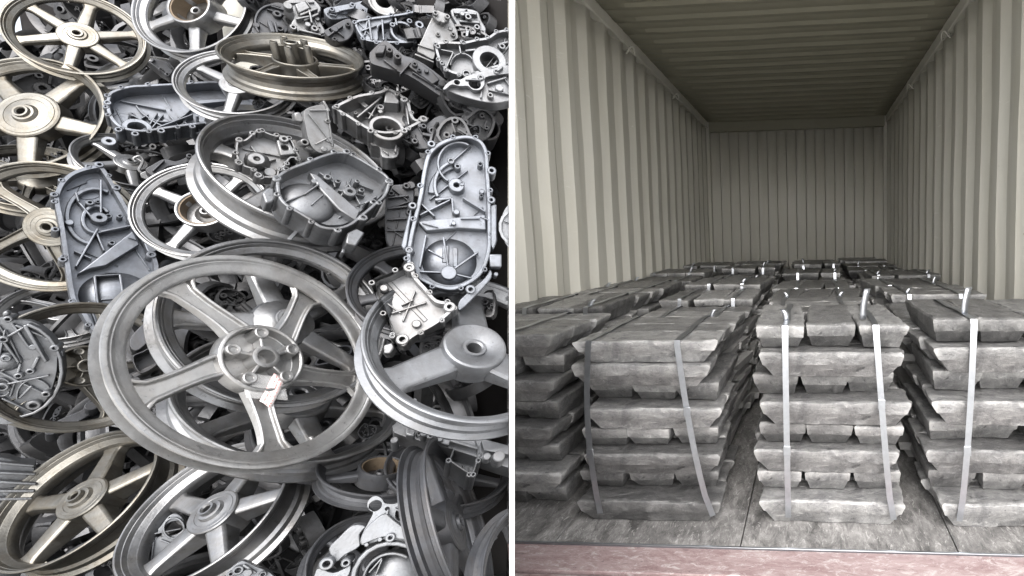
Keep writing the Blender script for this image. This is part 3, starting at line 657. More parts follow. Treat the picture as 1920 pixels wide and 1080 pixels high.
CASTS = [
 ('transmission_cover', 'engine cover', 'long dark grey transmission cover lying open side up beside the flat ringed hub', 'grey', (-1.2835,.9636,1.1083), [-.75168,-.45598,-.40248,-.25507], [('tray',[(-.0813,.0722),(-.0862,.0915),(-.0866,.1188),(-.0799,.1427),(-.0655,.1626),(-.0513,.1714),(-.0361,.1561),(-.0109,.1223),(.015,.0863),(.0337,.0602),(.0547,.0346),(.0747,.0046),(.0855,-.0251),(.0844,-.069),(.0774,-.1063),(.0685,-.1497),(.0621,-.1777),(.0469,-.1745),(.0293,-.1558),(.0092,-.1282),(-.0035,-.1152),(-.018,-.0831),(-.0381,-.0324),(-.062,.0276)],.05,.0057,[]),('plate',[(-.014,-.06),(.027,.0537),(.0444,.0286),(.0137,-.0334),(-.0031,-.0461)],-.05,-.006,[]),('dome',(.045,-.0815),.0563,-.05,-.012),('rib',(.008,-.0563),(.0285,-.1116),.0036,-.05,-.006),('rib',(.0377,-.043),(.0615,-.1025),.0038,-.05,-.006),('rib',(.008,-.0563),(.0377,-.043),.0026,-.05,-.006),('rib',(.0296,-.1016),(.0597,-.0895),.0026,-.03,-.004),('rib',(.0153,-.1077),(.0422,-.1574),.0026,-.05,-.01),('arc',[(-.0176,.0099),(-.0248,.0106),(-.0322,.0137),(-.0394,.019),(-.046,.0262),(-.052,.0351),(-.0569,.0454),(-.0607,.0567),(-.0633,.0684),(-.0644,.0802),(-.064,.0916),(-.0621,.1021),(-.0589,.1113),(-.0543,.1188),(-.0486,.1242),(-.042,.1273),(-.0347,.128),(-.0271,.1261)],.0068,-.05,-.014),('arc',[(-.0095,.0405),(-.0127,.0359),(-.0169,.0333),(-.0215,.0329),(-.0264,.0345),(-.0311,.0382),(-.0353,.0436),(-.0387,.0503),(-.041,.0579),(-.0421,.0657),(-.0418,.0732),(-.0403,.0798),(-.0375,.0851),(-.0338,.0886),(-.0293,.09),(-.0244,.0891),(-.0195,.0862),(-.0149,.0812)],.0058,-.05,-.01),('plate',[(-.0655,.1241),(-.0596,.1462),(-.049,.1536),(-.0408,.1402),(-.0357,.1157),(-.0504,.1012),(-.0624,.1068)],-.05,-.03,[]),('rib',(-.0641,.1037),(-.0548,.086),.003,-.05,-.004),('rib',(-.0432,.1451),(-.0227,.0755),.0032,-.05,-.006),('rib',(-.0551,.0873),(-.0281,.059),.003,-.05,-.008),('rib',(-.0167,.0412),(-.0195,-.0448),.0032,-.05,-.006),('rib',(-.011,.0356),(.0217,.064),.0036,-.05,-.004),('rib',(-.0308,-.0137),(-.0061,-.0222),.0024,-.05,-.008),('rib',(-.0167,.0345),(.0041,-.0007),.0032,-.05,-.008),('boss',(-.0215,.0642),.011,.0037,-.05,-.004),('boss',(-.0416,.0896),.0057,.0023,-.05,-.002),('boss',(-.0113,.073),.0048,.0021,-.05,-.006),('boss',(.0021,.0789),.0043,.0019,-.05,-.006),('boss',(-.0334,.0982),.0037,.0016,-.05,-.01),('boss',(-.0531,.0404),.006,0,-.05,-.006),('boss',(.0088,.0198),.0053,.0021,-.05,-.01),('boss',(-.0538,.1723),.0064,.0024,-.04,.004),('boss',(-.0194,.134),.0065,.0024,-.04,.004),('boss',(.0194,.0763),.0071,.0028,-.04,.004),('boss',(-.0377,-.0385),.0058,.0022,-.04,.004),('boss',(-.0853,.0851),.0054,.002,-.04,.004),('boss',(.066,.0096),.0072,.0028,-.04,.004),('boss',(-.0001,-.1201),.0053,.002,-.04,.004),('boss',(-.0633,.017),.0053,.002,-.04,.004),('plate',[(.0258,.0635),(.0319,.0736),(.0458,.0566),(.0619,.0365),(.0699,.0207),(.0605,.0135),(.0486,.0313)],-.03,.003,[])], True, False),
 ('transmission_cover', 'engine cover', 'long dark grey transmission cover standing upright at the right above the square frame', 'grey', (-.4657,.8832,1.1592), [-.74392,-.59401,-.2403,-.18973], [('tray',[(-.0599,-.0879),(-.0589,-.0505),(-.0534,-.0045),(-.0499,.0266),(-.0474,.0696),(-.0417,.1021),(-.0239,.1257),(.0016,.1413),(.0218,.1454),(.0395,.1385),(.0495,.1185),(.0532,.0841),(.0589,.0317),(.0624,-.0165),(.0641,-.0605),(.0565,-.097),(.0408,-.1197),(.0121,-.137),(-.0136,-.1348),(-.0329,-.1267),(-.0522,-.1132)],.05,.0061,[]),('plate',[(-.0494,-.0219),(.0527,.0043),(.0554,-.0244),(.0119,-.0265),(-.0359,-.0374)],-.05,-.005,[]),('dome',(.0023,-.084),.0499,-.05,-.014),('boss',(.0021,-.1066),.012,0,-.05,-.004),('rib',(.0021,-.1061),(-.01,-.0434),.0032,-.05,-.008),('rib',(.0021,-.1061),(.0447,-.0651),.0032,-.05,-.008),('rib',(.0021,-.1061),(-.0407,-.1075),.0028,-.05,-.008),('rib',(-.0356,-.0425),(-.0412,-.1001),.003,-.05,-.008),('rib',(-.0059,-.0578),(-.0039,-.0887),.0106,-.05,-.012),('rib',(.0091,-.0598),(.0112,-.0949),.008,-.05,-.014),('rib',(.002,-.1058),(.0374,-.1129),.0028,-.05,-.01),('rib',(-.0308,-.0684),(-.0076,-.0816),.0024,-.04,-.01),('plate',[(-.0248,.0787),(-.0167,.111),(-.0009,.1317),(.0197,.1385),(.0315,.1312),(.0293,.1075),(.0126,.0813),(-.0073,.0695)],-.05,-.036,[]),('arc',[(-.0227,.0277),(-.0248,.0317),(-.0265,.0361),(-.0277,.0406),(-.0286,.0453),(-.0289,.0502),(-.0289,.0551),(-.0283,.06),(-.0274,.0648),(-.026,.0695),(-.0241,.0741),(-.0219,.0784),(-.0193,.0824),(-.0164,.0861),(-.0132,.0894),(-.0096,.0923),(-.0059,.0947),(-.002,.0966)],.0058,-.05,-.01),('arc',[(-.0331,.0346),(-.0332,.0386),(-.0331,.0425),(-.0327,.0465),(-.0321,.0504),(-.0312,.0543),(-.0302,.0581),(-.0288,.0619),(-.0273,.0655),(-.0255,.069),(-.0235,.0723),(-.0213,.0755),(-.019,.0785),(-.0164,.0813),(-.0137,.0838),(-.0108,.0861),(-.0079,.0882),(-.0047,.09)],.011,-.05,-.02),('arc',[(-.009,.0583),(-.0139,.0614),(-.0182,.0657),(-.0217,.0709),(-.0243,.0768),(-.026,.0834),(-.0266,.0902),(-.0261,.0972),(-.0247,.1041),(-.0222,.1107),(-.0189,.1168),(-.0147,.1221),(-.0098,.1265),(-.0044,.1298),(.0013,.1319),(.0072,.1327),(.013,.1322),(.0186,.1303)],.0038,-.05,-.008),('rib',(-.047,.0113),(-.0251,-.0088),.0032,-.05,-.006),('rib',(-.027,.0206),(-.0014,.0285),.005,-.05,-.008),('rib',(-.0014,.0285),(.002,.0012),.0032,-.05,-.008),('rib',(.0152,.0311),(.0525,.0103),.0032,-.05,-.008),('rib',(-.0472,-.0094),(-.0044,.0241),.0028,-.05,-.008),('boss',(.0038,.0514),.0123,.0044,-.05,-.004),('boss',(-.0072,.095),.0058,.0026,-.05,-.006),('boss',(.0033,.0869),.0051,.0022,-.05,-.006),('boss',(.0119,.055),.0044,.0018,-.05,-.002),('boss',(.0386,.0977),.0045,.0023,-.05,-.006),('boss',(.0438,.0396),.0038,.0019,-.05,-.008),('boss',(-.0207,.0221),.0043,.0018,-.05,-.01),('boss',(.0068,.0034),.0051,0,-.05,-.006),('boss',(-.0575,.0033),.0061,.0024,-.04,.003),('boss',(-.0378,.1169),.0063,.0025,-.04,.003),('boss',(.0571,.086),.0076,.003,-.04,.003),('boss',(.0595,.0311),.0068,.0026,-.04,.003),('boss',(.0366,-.1345),.0079,.0032,-.05,.002),('boss',(-.0571,-.0733),.006,.0023,-.04,.003),('plate',[(.0601,.0212),(.0687,.0245),(.0736,-.0438),(.0682,-.0605),(.0643,-.0529)],-.035,.002,[]),('plate',[(.0618,-.0688),(.0821,-.0668),(.0834,-.0908),(.0645,-.0924)],-.035,.0,[]),('boss',(.0755,-.1029),.0037,0,-.05,-.01),('plate',[(-.058,.0092),(-.0612,.0011),(-.0699,-.0646),(-.0647,-.0734),(-.0608,-.0636)],-.04,-.012,[]),('plate',[(.0199,-.1569),(.0353,-.1367),(.0577,-.1117),(.0655,-.0952),(.0681,-.1109),(.0459,-.1439),(.0225,-.1721)],-.04,-.008,[])], True, False),
 ('crankcase', 'crankcase', 'long grey crankcase half with ribbed face and bearing hole, below the open brake drum wheel', 'grey', (-1.2501,1.0978,1.4221), [.81173,.42897,.34375,.19729], [('tray',[(-.0785,-.0594),(-.0857,-.0387),(-.0876,-.0204),(-.0737,.0068),(-.0512,.0288),(-.0168,.0603),(.0332,.1058),(.0646,.1127),(.0975,.1072),(.11,.0788),(.0979,.048),(.0743,.0124),(.0583,-.0125),(.0321,-.0394),(.0072,-.0657),(-.0152,-.0883),(-.0423,-.0958),(-.0632,-.0826)],.05,.0058,[(-.0392,-.0592,.0139)]),('boss',(-.0304,-.0724),.0219,.0131,-.05,-.018),('plate',[(-.0743,-.0675),(-.0687,-.0463),(-.0537,-.0402),(-.0399,-.0871),(-.0514,-.0905)],-.05,-.03,[]),('rib',(-.0538,-.0435),(-.0186,-.0544),.0024,-.05,-.02),('rib',(-.0298,-.0311),(-.0393,-.064),.0022,-.05,-.02),('rib',(-.0186,-.0544),(-.0204,-.02),.0022,-.05,-.02),('rib',(-.0048,-.0597),(.0278,.0032),.0026,-.05,-.012),('rib',(-.0044,-.0133),(.0272,-.0414),.0026,-.05,-.02),('rib',(-.0258,-.0416),(.0191,-.0512),.0024,-.05,-.02),('rib',(-.0118,-.0184),(-.0129,-.0636),.0022,-.05,-.02),('rib',(.0204,-.0548),(.0222,-.0085),.0024,-.05,-.02),('rib',(-.0043,-.0623),(.0465,-.0286),.0024,-.05,-.02),('rib',(.0081,-.0091),(.0361,-.0265),.0024,-.05,-.02),('plate',[(.0136,.0352),(.0258,.0489),(.0647,.0826),(.0675,.0748),(.019,.0273)],-.05,-.012,[]),('plate',[(.0338,-.0005),(.0733,.0364),(.0457,-.0062)],-.05,-.02,[]),('arc',[(.0177,.0304),(.0179,.0199),(.0173,.0098),(.016,.0004),(.0139,-.0082),(.0111,-.016),(.0077,-.0228),(.0037,-.0286),(-.0008,-.0332),(-.0058,-.0366),(-.0111,-.0387),(-.0167,-.0396),(-.0226,-.0393),(-.0285,-.0378),(-.0345,-.035),(-.0405,-.0311),(-.0463,-.0261),(-.052,-.02)],.0026,-.05,-.02),('boss',(-.049,-.0445),.0049,.0022,-.05,-.02),('boss',(-.0106,-.0665),.005,.0022,-.05,-.02),('boss',(.0455,-.0292),.0077,.0042,-.05,-.02),('boss',(.0753,.0092),.0156,.01,-.05,-.02),('boss',(.0429,-.0154),.0026,0,-.05,.02),('boss',(-.0438,-.1019),.0058,.0026,-.04,.003),('boss',(-.0213,-.0987),.0059,.0024,-.04,.003),('boss',(.0069,-.0716),.0061,.0025,-.04,.003),('boss',(-.0799,-.0499),.0058,.0024,-.04,.003),('boss',(.0423,-.0347),.0053,.002,-.04,.003),('boss',(-.0545,-.1176),.0105,.0036,-.05,-.03)], True, False),
 ('clutch_cover', 'engine cover', 'rounded eight sided shell cover with lug blocks, resting on the tilted wheel in the centre', 'lead', (-.6585,.8525,1.2042), [-.83181,-.37104,-.36882,-.18546], [('tray',[(-.0643,-.027),(-.0659,-.0143),(-.0593,.0068),(-.0484,.029),(-.0373,.0531),(-.0256,.0725),(-.0121,.0836),(.0055,.0854),(.033,.0813),(.0584,.0749),(.0679,.0603),(.0718,.0322),(.0655,.0017),(.0593,-.024),(.0509,-.0537),(.0368,-.072),(.0172,-.0799),(-.0035,-.0735),(-.0233,-.0685),(-.0387,-.0642),(-.052,-.0519)],.06,.0049,[]),('plate',[(-.0634,-.007),(-.0578,.0226),(-.0385,.0683),(-.0161,.0966),(.003,.1019),(.0547,.0911),(.0652,.0529),(.0513,.0016),(.0439,-.0319),(.0303,-.0475),(.0117,-.0542),(-.0301,-.0426),(-.0515,-.03)],-.06,-.03,[]),('dome',(-.018,-.0296),.0387,-.03,-.012),('plate',[(-.0385,.0197),(-.0301,.0224),(.0507,-.0127),(.0525,-.0346),(.0227,-.0261),(-.0119,-.0041)],-.06,-.012,[]),('rib',(-.0256,-.0274),(-.0176,.0032),.002,-.06,-.008),('rib',(-.0099,-.0406),(-.0048,-.0126),.002,-.06,-.008),('rib',(-.0402,-.0532),(-.0258,-.0261),.002,-.06,-.01),('rib',(-.0282,.0339),(.0012,.026),.0024,-.06,-.02),('rib',(-.0149,.0441),(.0018,.019),.0026,-.06,-.02),('rib',(.0075,.0158),(.0441,.0269),.003,-.06,-.02),('rib',(.011,.0408),(.0454,.0055),.0026,-.06,-.02),('rib',(.0139,.0507),(.0155,.0068),.0026,-.06,-.02),('rib',(.0276,.0455),(.0506,.0469),.0026,-.06,-.02),('rib',(.0501,.0055),(.0593,.0305),.0036,-.06,-.01),('boss',(-.014,.0273),.006,.0022,-.06,-.012),('boss',(.0231,.0175),.0097,.0036,-.06,-.012),('boss',(.0013,.0276),.0045,.002,-.06,-.012),('boss',(.0362,.0306),.0047,.0021,-.06,-.012),('boss',(.0602,.0126),.0058,.0024,-.06,-.005),('boss',(-.0252,.0078),.0043,0,-.06,-.012),('boss',(.0241,.0431),.0037,.0015,-.06,-.01),('boss',(-.0637,-.0246),.0054,.002,-.05,.002),('boss',(.0644,.064),.0066,.0025,-.05,.002),('boss',(.0388,-.0727),.0052,.0019,-.05,.002),('boss',(-.0106,.0844),.0058,.0021,-.05,.002),('boss',(.0593,-.032),.0065,.0025,-.05,.004),('plate',[(-.0701,-.0513),(-.069,-.0388),(-.0612,-.0348),(-.0519,-.0585),(-.0587,-.0665)],-.045,-.014,[]),('plate',[(.0508,-.0669),(.0581,-.0522),(.0721,-.0538),(.0708,-.0848),(.0565,-.0867)],-.04,-.006,[]),('plate',[(-.0133,-.0692),(-.0085,-.0662),(-.0104,-.0904),(-.0155,-.0902)],-.061,-.055,[]),('rib',(.0591,-.0923),(.0571,-.0736),.0052,-.05,-.03)], True, False),
 ('crankcase', 'crankcase', 'bright open crankcase half with a round bearing bore, right of the flat lying wheel', 'bright', (-.6983,1.0386,1.3751), [-.82897,-.45629,-.27729,-.16651], [('tray',[(-.0766,-.0307),(-.0656,-.0038),(-.0522,.0167),(-.0265,.0406),(-.0154,.0563),(-.0015,.0576),(.0175,.0504),(.0298,.0384),(.0389,.0184),(.0501,.0058),(.0694,.0202),(.0609,.0053),(.0442,-.0228),(.0325,-.0375),(.0111,-.0522),(-.0123,-.0564),(-.0334,-.0499),(-.0522,-.0425)],.06,.0048,[(.0106,-.0311,.0245)]),('boss',(.0103,-.0378),.0294,.0224,-.06,.0),('boss',(.0184,-.0507),.0158,.0109,-.09,-.05),('rib',(-.0425,-.0276),(-.0193,.0419),.0034,-.06,-.012),('rib',(-.0509,.0185),(-.0362,.0104),.009,-.06,-.02),('plate',[(-.012,.0243),(-.0165,.0508),(-.0083,.059),(.0119,.0418),(.0115,.0333)],-.06,-.006,[]),('rib',(-.0658,.002),(-.0541,.0126),.007,-.06,-.02),('rib',(-.0385,.001),(-.0216,-.006),.003,-.06,-.02),('rib',(.0223,.0427),(.0401,-.0058),.0032,-.06,-.01),('rib',(-.0166,.0129),(-.0103,.0082),.0078,-.06,-.02),('rib',(-.0262,-.0165),(-.0225,.0345),.0028,-.06,-.02),('boss',(-.0111,-.0589),.0057,.0023,-.05,.004),('boss',(.0391,-.0334),.006,.0024,-.05,.004),('boss',(.062,.011),.0081,.0028,-.05,.004),('boss',(-.0736,-.0284),.005,.0019,-.05,.004),('boss',(.0194,.0425),.0068,.0025,-.05,.004),('boss',(.0044,.0499),.0043,.0019,-.05,.004),('boss',(-.0494,-.0129),.0035,.0015,-.06,-.02),('boss',(-.062,-.0198),.0034,.0015,-.06,-.02),('boss',(-.0164,.0213),.0067,.0027,-.06,-.02),('plate',[(-.0186,-.0403),(.0332,-.0182),(.036,-.0489),(.0387,-.079),(.016,-.0895),(.0051,-.0677),(-.0084,-.0684)],-.075,-.03,[])], True, False),
 ('engine_casing', 'engine casing', 'long dark box shaped engine casing lying diagonally at the upper right', 'dark', (-.628,1.0819,1.4464), [-.74594,-.56791,-.2767,-.21093], [('plate',[(-.1058,.0189),(-.1032,.028),(-.089,.054),(-.0769,.055),(-.0529,.0379),(-.0376,.0371),(-.0165,.0317),(.0084,.0188),(.0283,.0071),(.0571,-.0071),(.0979,-.0179),(.1219,-.0243),(.1413,-.0432),(.1309,-.0641),(.0961,-.0675),(.0722,-.054),(.0152,-.0281),(-.0389,-.0035),(-.0812,-.0009),(-.1017,.0011)],-.06,0,[]),('plate',[(-.092,.0367),(-.0805,.0414),(-.0833,.0207),(-.097,.0153)],0,.016,[]),('plate',[(-.0433,.012),(-.0323,.0295),(.0,.0148),(.0145,-.0002),(.0026,-.0145)],0,.012,[]),('plate',[(.0211,-.0219),(.0356,-.0034),(.0644,-.0208),(.0527,-.0451)],0,.02,[]),('plate',[(.0587,-.0387),(.0821,-.0171),(.1273,-.0376),(.0999,-.0601)],0,.01,[]),('boss',(-.0746,.0291),.0055,.0022,0,.022),('boss',(-.0603,.0185),.0061,.0025,0,.026),('boss',(-.0314,.0157),.0051,.002,0,.02),('boss',(-.0228,.0057),.004,.0017,0,.02),('boss',(.0186,-.0113),.0064,0,0,.024),('boss',(.0658,-.0374),.0055,.0021,0,.02),('boss',(.0819,-.033),.0068,.0025,0,.022),('boss',(-.0103,.0086),.0041,0,0,.02),('rib',(-.0534,-.0124),(-.039,.0192),.0028,0,.014),('rib',(-.0825,.0123),(-.0592,-.0017),.0028,-.01,.008),('rib',(.0352,-.0367),(.0573,-.0429),.0036,0,.026),('boss',(.106,-.0831),.0285,.0241,-.06,.02)], True, False),
 ('engine_casing', 'engine casing', 'grey engine casing with a thick bearing ring against the white panel at upper right', 'lead', (-.5046,1.0559,1.4906), [-.724,-.62606,-.22221,-.18574], [('tray',[(-.0723,-.0042),(-.0552,.0062),(-.0276,.0126),(-.0019,.0253),(.0165,.0338),(.0323,.0498),(.0513,.0586),(.0736,.0598),(.0776,-.0044),(.0576,-.0122),(.0231,-.0312),(-.0056,-.0484),(-.0312,-.0557),(-.054,-.0503),(-.0668,-.0325)],.04,.004,[(.0234,-.0066,.0163)]),('boss',(.0214,-.0156),.0309,.0172,-.04,.004),('rib',(-.0675,-.0101),(-.0425,-.0099),.0026,-.04,-.004),('rib',(-.0425,-.0099),(-.0543,-.0458),.0028,-.04,-.004),('rib',(-.0222,-.001),(.0064,.0092),.0044,-.04,-.006),('arc',[(-.0471,-.0364),(-.0469,-.0327),(-.0463,-.0289),(-.0452,-.0252),(-.0437,-.0217),(-.0418,-.0183),(-.0395,-.0153),(-.0369,-.0127),(-.0341,-.0105),(-.0311,-.0088),(-.0279,-.0076),(-.0248,-.007),(-.0217,-.007),(-.0187,-.0076),(-.0158,-.0087),(-.0133,-.0104),(-.011,-.0126),(-.0091,-.0153)],.0028,-.04,-.008),('rib',(-.0327,.0077),(-.0297,-.0098),.0032,-.04,-.004),('rib',(.0357,.0259),(.0547,.0371),.0042,-.04,-.006),('boss',(-.0683,-.0079),.0048,.0019,-.03,.004),('boss',(-.0254,.0105),.0044,.002,-.03,.004),('boss',(-.0602,-.04),.0043,.0019,-.03,.004),('boss',(.0065,.0035),.0045,.002,-.04,.0),('boss',(.0437,.0221),.0064,.0026,-.04,.0),('boss',(-.0184,-.0522),.0083,.0044,-.04,.006)], True, True),
 ('gasket_plate', 'gasket plate', 'grey flange plate with two round holes below the thick bearing ring, upper right', 'lead', (-.4825,1.0102,1.4221), [.7609,.58135,.22896,.17502], [('plate',[(-.053,-.0354),(-.047,-.0215),(-.0358,-.0106),(-.0262,-.0078),(-.0147,.0033),(.0093,.0199),(.0341,.0354),(.054,.047),(.073,.0554),(.0741,.0393),(.0455,.0243),(.0153,.009),(.014,-.0072),(.0073,-.02),(-.005,-.0235),(-.013,-.018),(-.0275,-.0221),(-.0397,-.0225),(-.0483,-.0341)],-.012,0,[(-.0023,-.0102,.0105),(-.0317,-.0156,.0049)]),('plate',[(-.0495,-.0273),(-.0382,-.0164),(-.0159,-.0147),(.007,-.0146),(.0154,.0101),(.0483,.031),(.0747,.0438),(.078,-.0046),(.0473,-.0291),(.019,-.0366),(-.0218,-.0351)],-.05,-.014,[]),('boss',(.0067,.0043),.0056,.0022,-.03,.004),('boss',(.0322,.0246),.0051,.002,-.03,.004),('boss',(.0399,-.0061),.0074,0,-.02,.0),('boss',(.0257,-.0249),.0057,.0022,-.02,-.002),('rib',(.0187,-.0006),(.0512,.0217),.0034,-.02,-.004)], True, True),
 ('cylinder_block', 'engine block', 'tilted pale cylinder block with a band groove at the top right of the heap', 'bright', (-.632,1.1117,1.5425), [-.65884,-.67019,-.2476,-.2355], [('plate',[(-.0353,-.0322),(-.0245,-.0061),(-.0091,.0301),(.0058,.0544),(.0298,.0476),(.0429,.0105),(.0211,-.0062),(.0016,-.013),(-.0057,-.0449),(-.024,-.0391)],-.07,0,[]),('plate',[(-.0044,.0369),(.0045,.0519),(.0256,.048),(.0219,.0307),(.0056,.0272)],0,.02,[]),('rib',(-.0402,-.0431),(-.0068,-.0536),.0038,-.04,.01),('rib',(-.0335,-.0215),(-.0023,-.0275),.0022,0,.006),('boss',(.0007,.0422),.005,.002,0,.03),('boss',(.0217,.0396),.0051,.002,0,.03),('boss',(.0134,.03),.004,0,0,.026),('boss',(.0324,.0116),.0047,.002,0,.01)], True, False),
 ('cylinder_block', 'engine block', 'ribbed grey casing with a dark round mouth behind the tilted pale block', 'grey', (-.7441,1.1481,1.5896), [-.69058,-.63765,-.25585,-.22593], [('tray',[(-.075,-.0163),(-.0509,.0),(-.0117,.0177),(.0208,.0336),(.0375,.0451),(.0544,.0535),(.0599,.035),(.0482,.0049),(.0311,-.0296),(-.0017,-.0413),(-.0386,-.0493),(-.0616,-.0473)],.06,.0042,[]),('plate',[(-.0754,-.0132),(-.0511,.0032),(-.0117,.0209),(-.0119,.0046),(-.0332,-.0111),(-.0362,-.0473),(-.0619,-.0451)],-.055,-.008,[]),('boss',(.0094,-.0124),.0239,.0186,-.05,-.004),('boss',(.0402,.0079),.0085,.0036,-.04,.008),('boss',(-.0093,-.0043),.0053,.002,-.04,.004),('boss',(.0219,.0126),.0054,.0021,-.04,.004),('rib',(-.0276,.0019),(-.0255,-.0425),.0034,-.05,.004),('rib',(-.0508,-.004),(-.0463,-.0472),.004,-.05,.002),('rib',(-.0038,.0118),(-.0013,-.0037),.0036,-.05,.004),('boss',(.0597,.0392),.0074,.0031,-.04,.006)], True, False),
 ('cylinder_block', 'engine block', 'flat topped grey casing with stepped sides at the top edge left of the pale tube', 'grey', (-.8654,1.1525,1.6267), [.68278,.62987,.27723,.2454], [('plate',[(-.0394,-.0088),(-.0155,.0055),(.0157,.0239),(.0344,.0334),(.0368,.0056),(.0154,-.0077),(-.0133,-.0232),(-.031,-.0271)],-.06,0,[]),('plate',[(-.0304,-.0082),(.0129,.0163),(.0153,.0033),(-.0256,-.0195)],0,.014,[]),('boss',(-.0254,-.0122),.0051,.002,0,.02),('boss',(.0102,.009),.0053,.002,0,.02),('boss',(.0285,.0058),.0053,.0021,0,.01),('rib',(-.0129,-.0114),(.0127,.0033),.0034,0,.02)], True, False),
 ('engine_casing', 'engine casing', 'rough grey casing with a cluttered ridge in the top right corner of the heap', 'lead', (-.5905,1.1708,1.5935), [.69392,.66431,.2067,.18557], [('plate',[(-.0371,.0195),(-.0142,.0292),(.0146,.0289),(.0228,.0096),(.0312,-.0084),(.0188,-.0304),(-.0104,-.036),(-.0239,-.0129)],-.06,0,[]),('rib',(-.0308,.0111),(.0146,.0176),.006,0,.016),('rib',(-.0202,-.0048),(.0199,.0002),.0054,0,.014),('boss',(-.0025,.0036),.0066,.0027,0,.026),('boss',(.014,-.0144),.0061,.0024,0,.024),('boss',(-.0135,.006),.0048,0,0,.03),('boss',(.0252,-.0219),.0049,.0021,0,.02),('rib',(-.0094,-.021),(.0221,-.0244),.006,0,.012),('plate',[(-.0078,-.0236),(-.0006,-.0222),(-.004,-.0388),(-.0096,-.0399)],0,.02,[])], True, False),
 ('intake_tube', 'tube', 'short pale tube lying at the very top of the heap', 'bright', (-.7907,1.1711,1.6516), [.6591,.70874,.18085,.17484], [('boss',(.0,.0),.028,.0147,-.11,0),('boss',(.0007,-.0012),.0306,.0247,-.012,.004)], True, False),
 ('engine_block', 'engine block', 'bright stepped cylinder head behind the flat lying wheel at the top', 'bright', (-.9491,1.134,1.61), [-.68512,-.61404,-.29611,-.25669], [('plate',[(-.0365,.0157),(-.0195,.0338),(.0113,.0454),(.0273,.0302),(.0228,.0075),(.0368,-.0271),(.0118,-.0414),(-.0103,-.0368),(-.0234,-.0265),(-.0171,-.0007)],-.06,0,[]),('plate',[(-.017,.0146),(.0003,.0283),(.0091,.0154),(-.0104,-.0034)],0,.02,[]),('rib',(-.0082,-.0048),(.0202,.0202),.0046,0,.018),('rib',(-.0017,-.0134),(.0226,.01),.0046,0,.016),('rib',(-.0146,-.0166),(.007,-.0031),.0034,0,.02),('boss',(-.0276,.0078),.0074,0,0,.02),('boss',(.016,-.0266),.0067,.0026,0,.02),('boss',(-.0188,-.0355),.006,.0022,0,.02),('rib',(-.0102,-.0361),(.0274,-.0354),.004,0,.014),('boss',(.005,-.0231),.0051,0,0,.024),('rib',(.0069,.0108),(.0115,-.0171),.0036,0,.022)], True, False),
 ('brake_plate', 'brake plate', 'dark round plate with a bright ridge, left of the bright stepped cylinder head', 'dark', (-1.0418,1.1474,1.6154), [.75861,.51497,.32754,.22813], [('plate',[(-.024,-.0492),(-.0231,-.0202),(-.0184,.0117),(-.0099,.0373),(.0058,.0494),(.0191,.0394),(.0266,.0106),(.0259,-.0229),(.0003,-.0525)],-.03,0,[]),('rib',(-.0019,-.017),(.0094,-.0422),.0078,0,.02),('rib',(.0065,-.0153),(.0153,-.0387),.0042,0,.02),('boss',(.0168,-.023),.007,.0032,0,.014),('arc',[(-.0126,-.0477),(-.0159,-.0437),(-.0187,-.0389),(-.021,-.0334),(-.0227,-.0272),(-.0238,-.0206),(-.0242,-.0137),(-.024,-.0067),(-.023,.0003),(-.0215,.007),(-.0193,.0132),(-.0165,.0188),(-.0133,.0237),(-.0096,.0277),(-.0056,.0307),(-.0014,.0326),(.0028,.0333),(.0071,.0328)],.0038,0,.008),('boss',(.0058,.0128),.0081,.0032,0,.01)], True, False),
 ('bracket_block', 'bracket', 'dark glossy angular bracket at the top behind the rim of the flat lying wheel', 'dark', (-.8615,1.1273,1.5764), [-.68511,-.62538,-.28068,-.24648], [('plate',[(-.0282,-.0136),(-.017,.0014),(.0034,.0224),(.0172,.0297),(.024,.0082),(.0123,-.0189),(-.0105,-.0286)],-.05,0,[]),('rib',(-.0214,-.0246),(.0033,.0061),.0024,0,.012),('boss',(.0124,.0111),.0046,.0018,0,.014),('boss',(-.0104,-.0263),.0046,.0018,0,.01)], True, False),
 ('valve_cover', 'engine cover', 'square open frame casting with a shiny machined rim at the right, corner lugs drilled', 'bright', (-.4813,.7958,1.0093), [-.80218,-.52021,-.24238,-.16473], [('tray',[(-.0609,.0254),(-.0417,.0448),(-.022,.0627),(-.0131,.0635),(-.0059,.0465),(.0118,.0286),(.0302,.0107),(.0516,.0093),(.0569,.0002),(.0471,-.0169),(.0316,-.0343),(.0108,-.0523),(-.0026,-.0668),(-.0149,-.0621),(-.0273,-.0407),(-.0428,-.0108)],.05,.0049,[]),('rib',(-.0449,.0394),(.019,-.0212),.008,-.05,-.03),('boss',(.0071,-.0286),.0066,0,-.05,-.02),('rib',(-.0189,-.0006),(-.0044,.0108),.0022,-.05,-.02),('plate',[(-.038,-.0035),(-.0117,-.0074),(.0176,-.0339),(-.0069,-.0515),(-.0241,-.0388)],-.05,-.042,[]),('boss',(-.0123,-.0261),.0046,.0023,-.05,-.034),('boss',(-.0342,-.0022),.0032,.0016,-.05,-.03),('boss',(-.046,.0228),.0058,0,-.05,-.012),('boss',(-.0169,.0588),.008,.0033,-.05,.003),('boss',(.0499,.0007),.0088,.0034,-.05,.003),('boss',(-.0049,-.0606),.0088,.0038,-.05,.003),('boss',(-.0192,-.0539),.0044,.0019,-.04,.0),('plate',[(-.0298,-.0705),(-.0182,-.0641),(-.0138,-.0724),(-.0175,-.0832),(-.0272,-.0841)],-.05,-.01,[])], True, False),
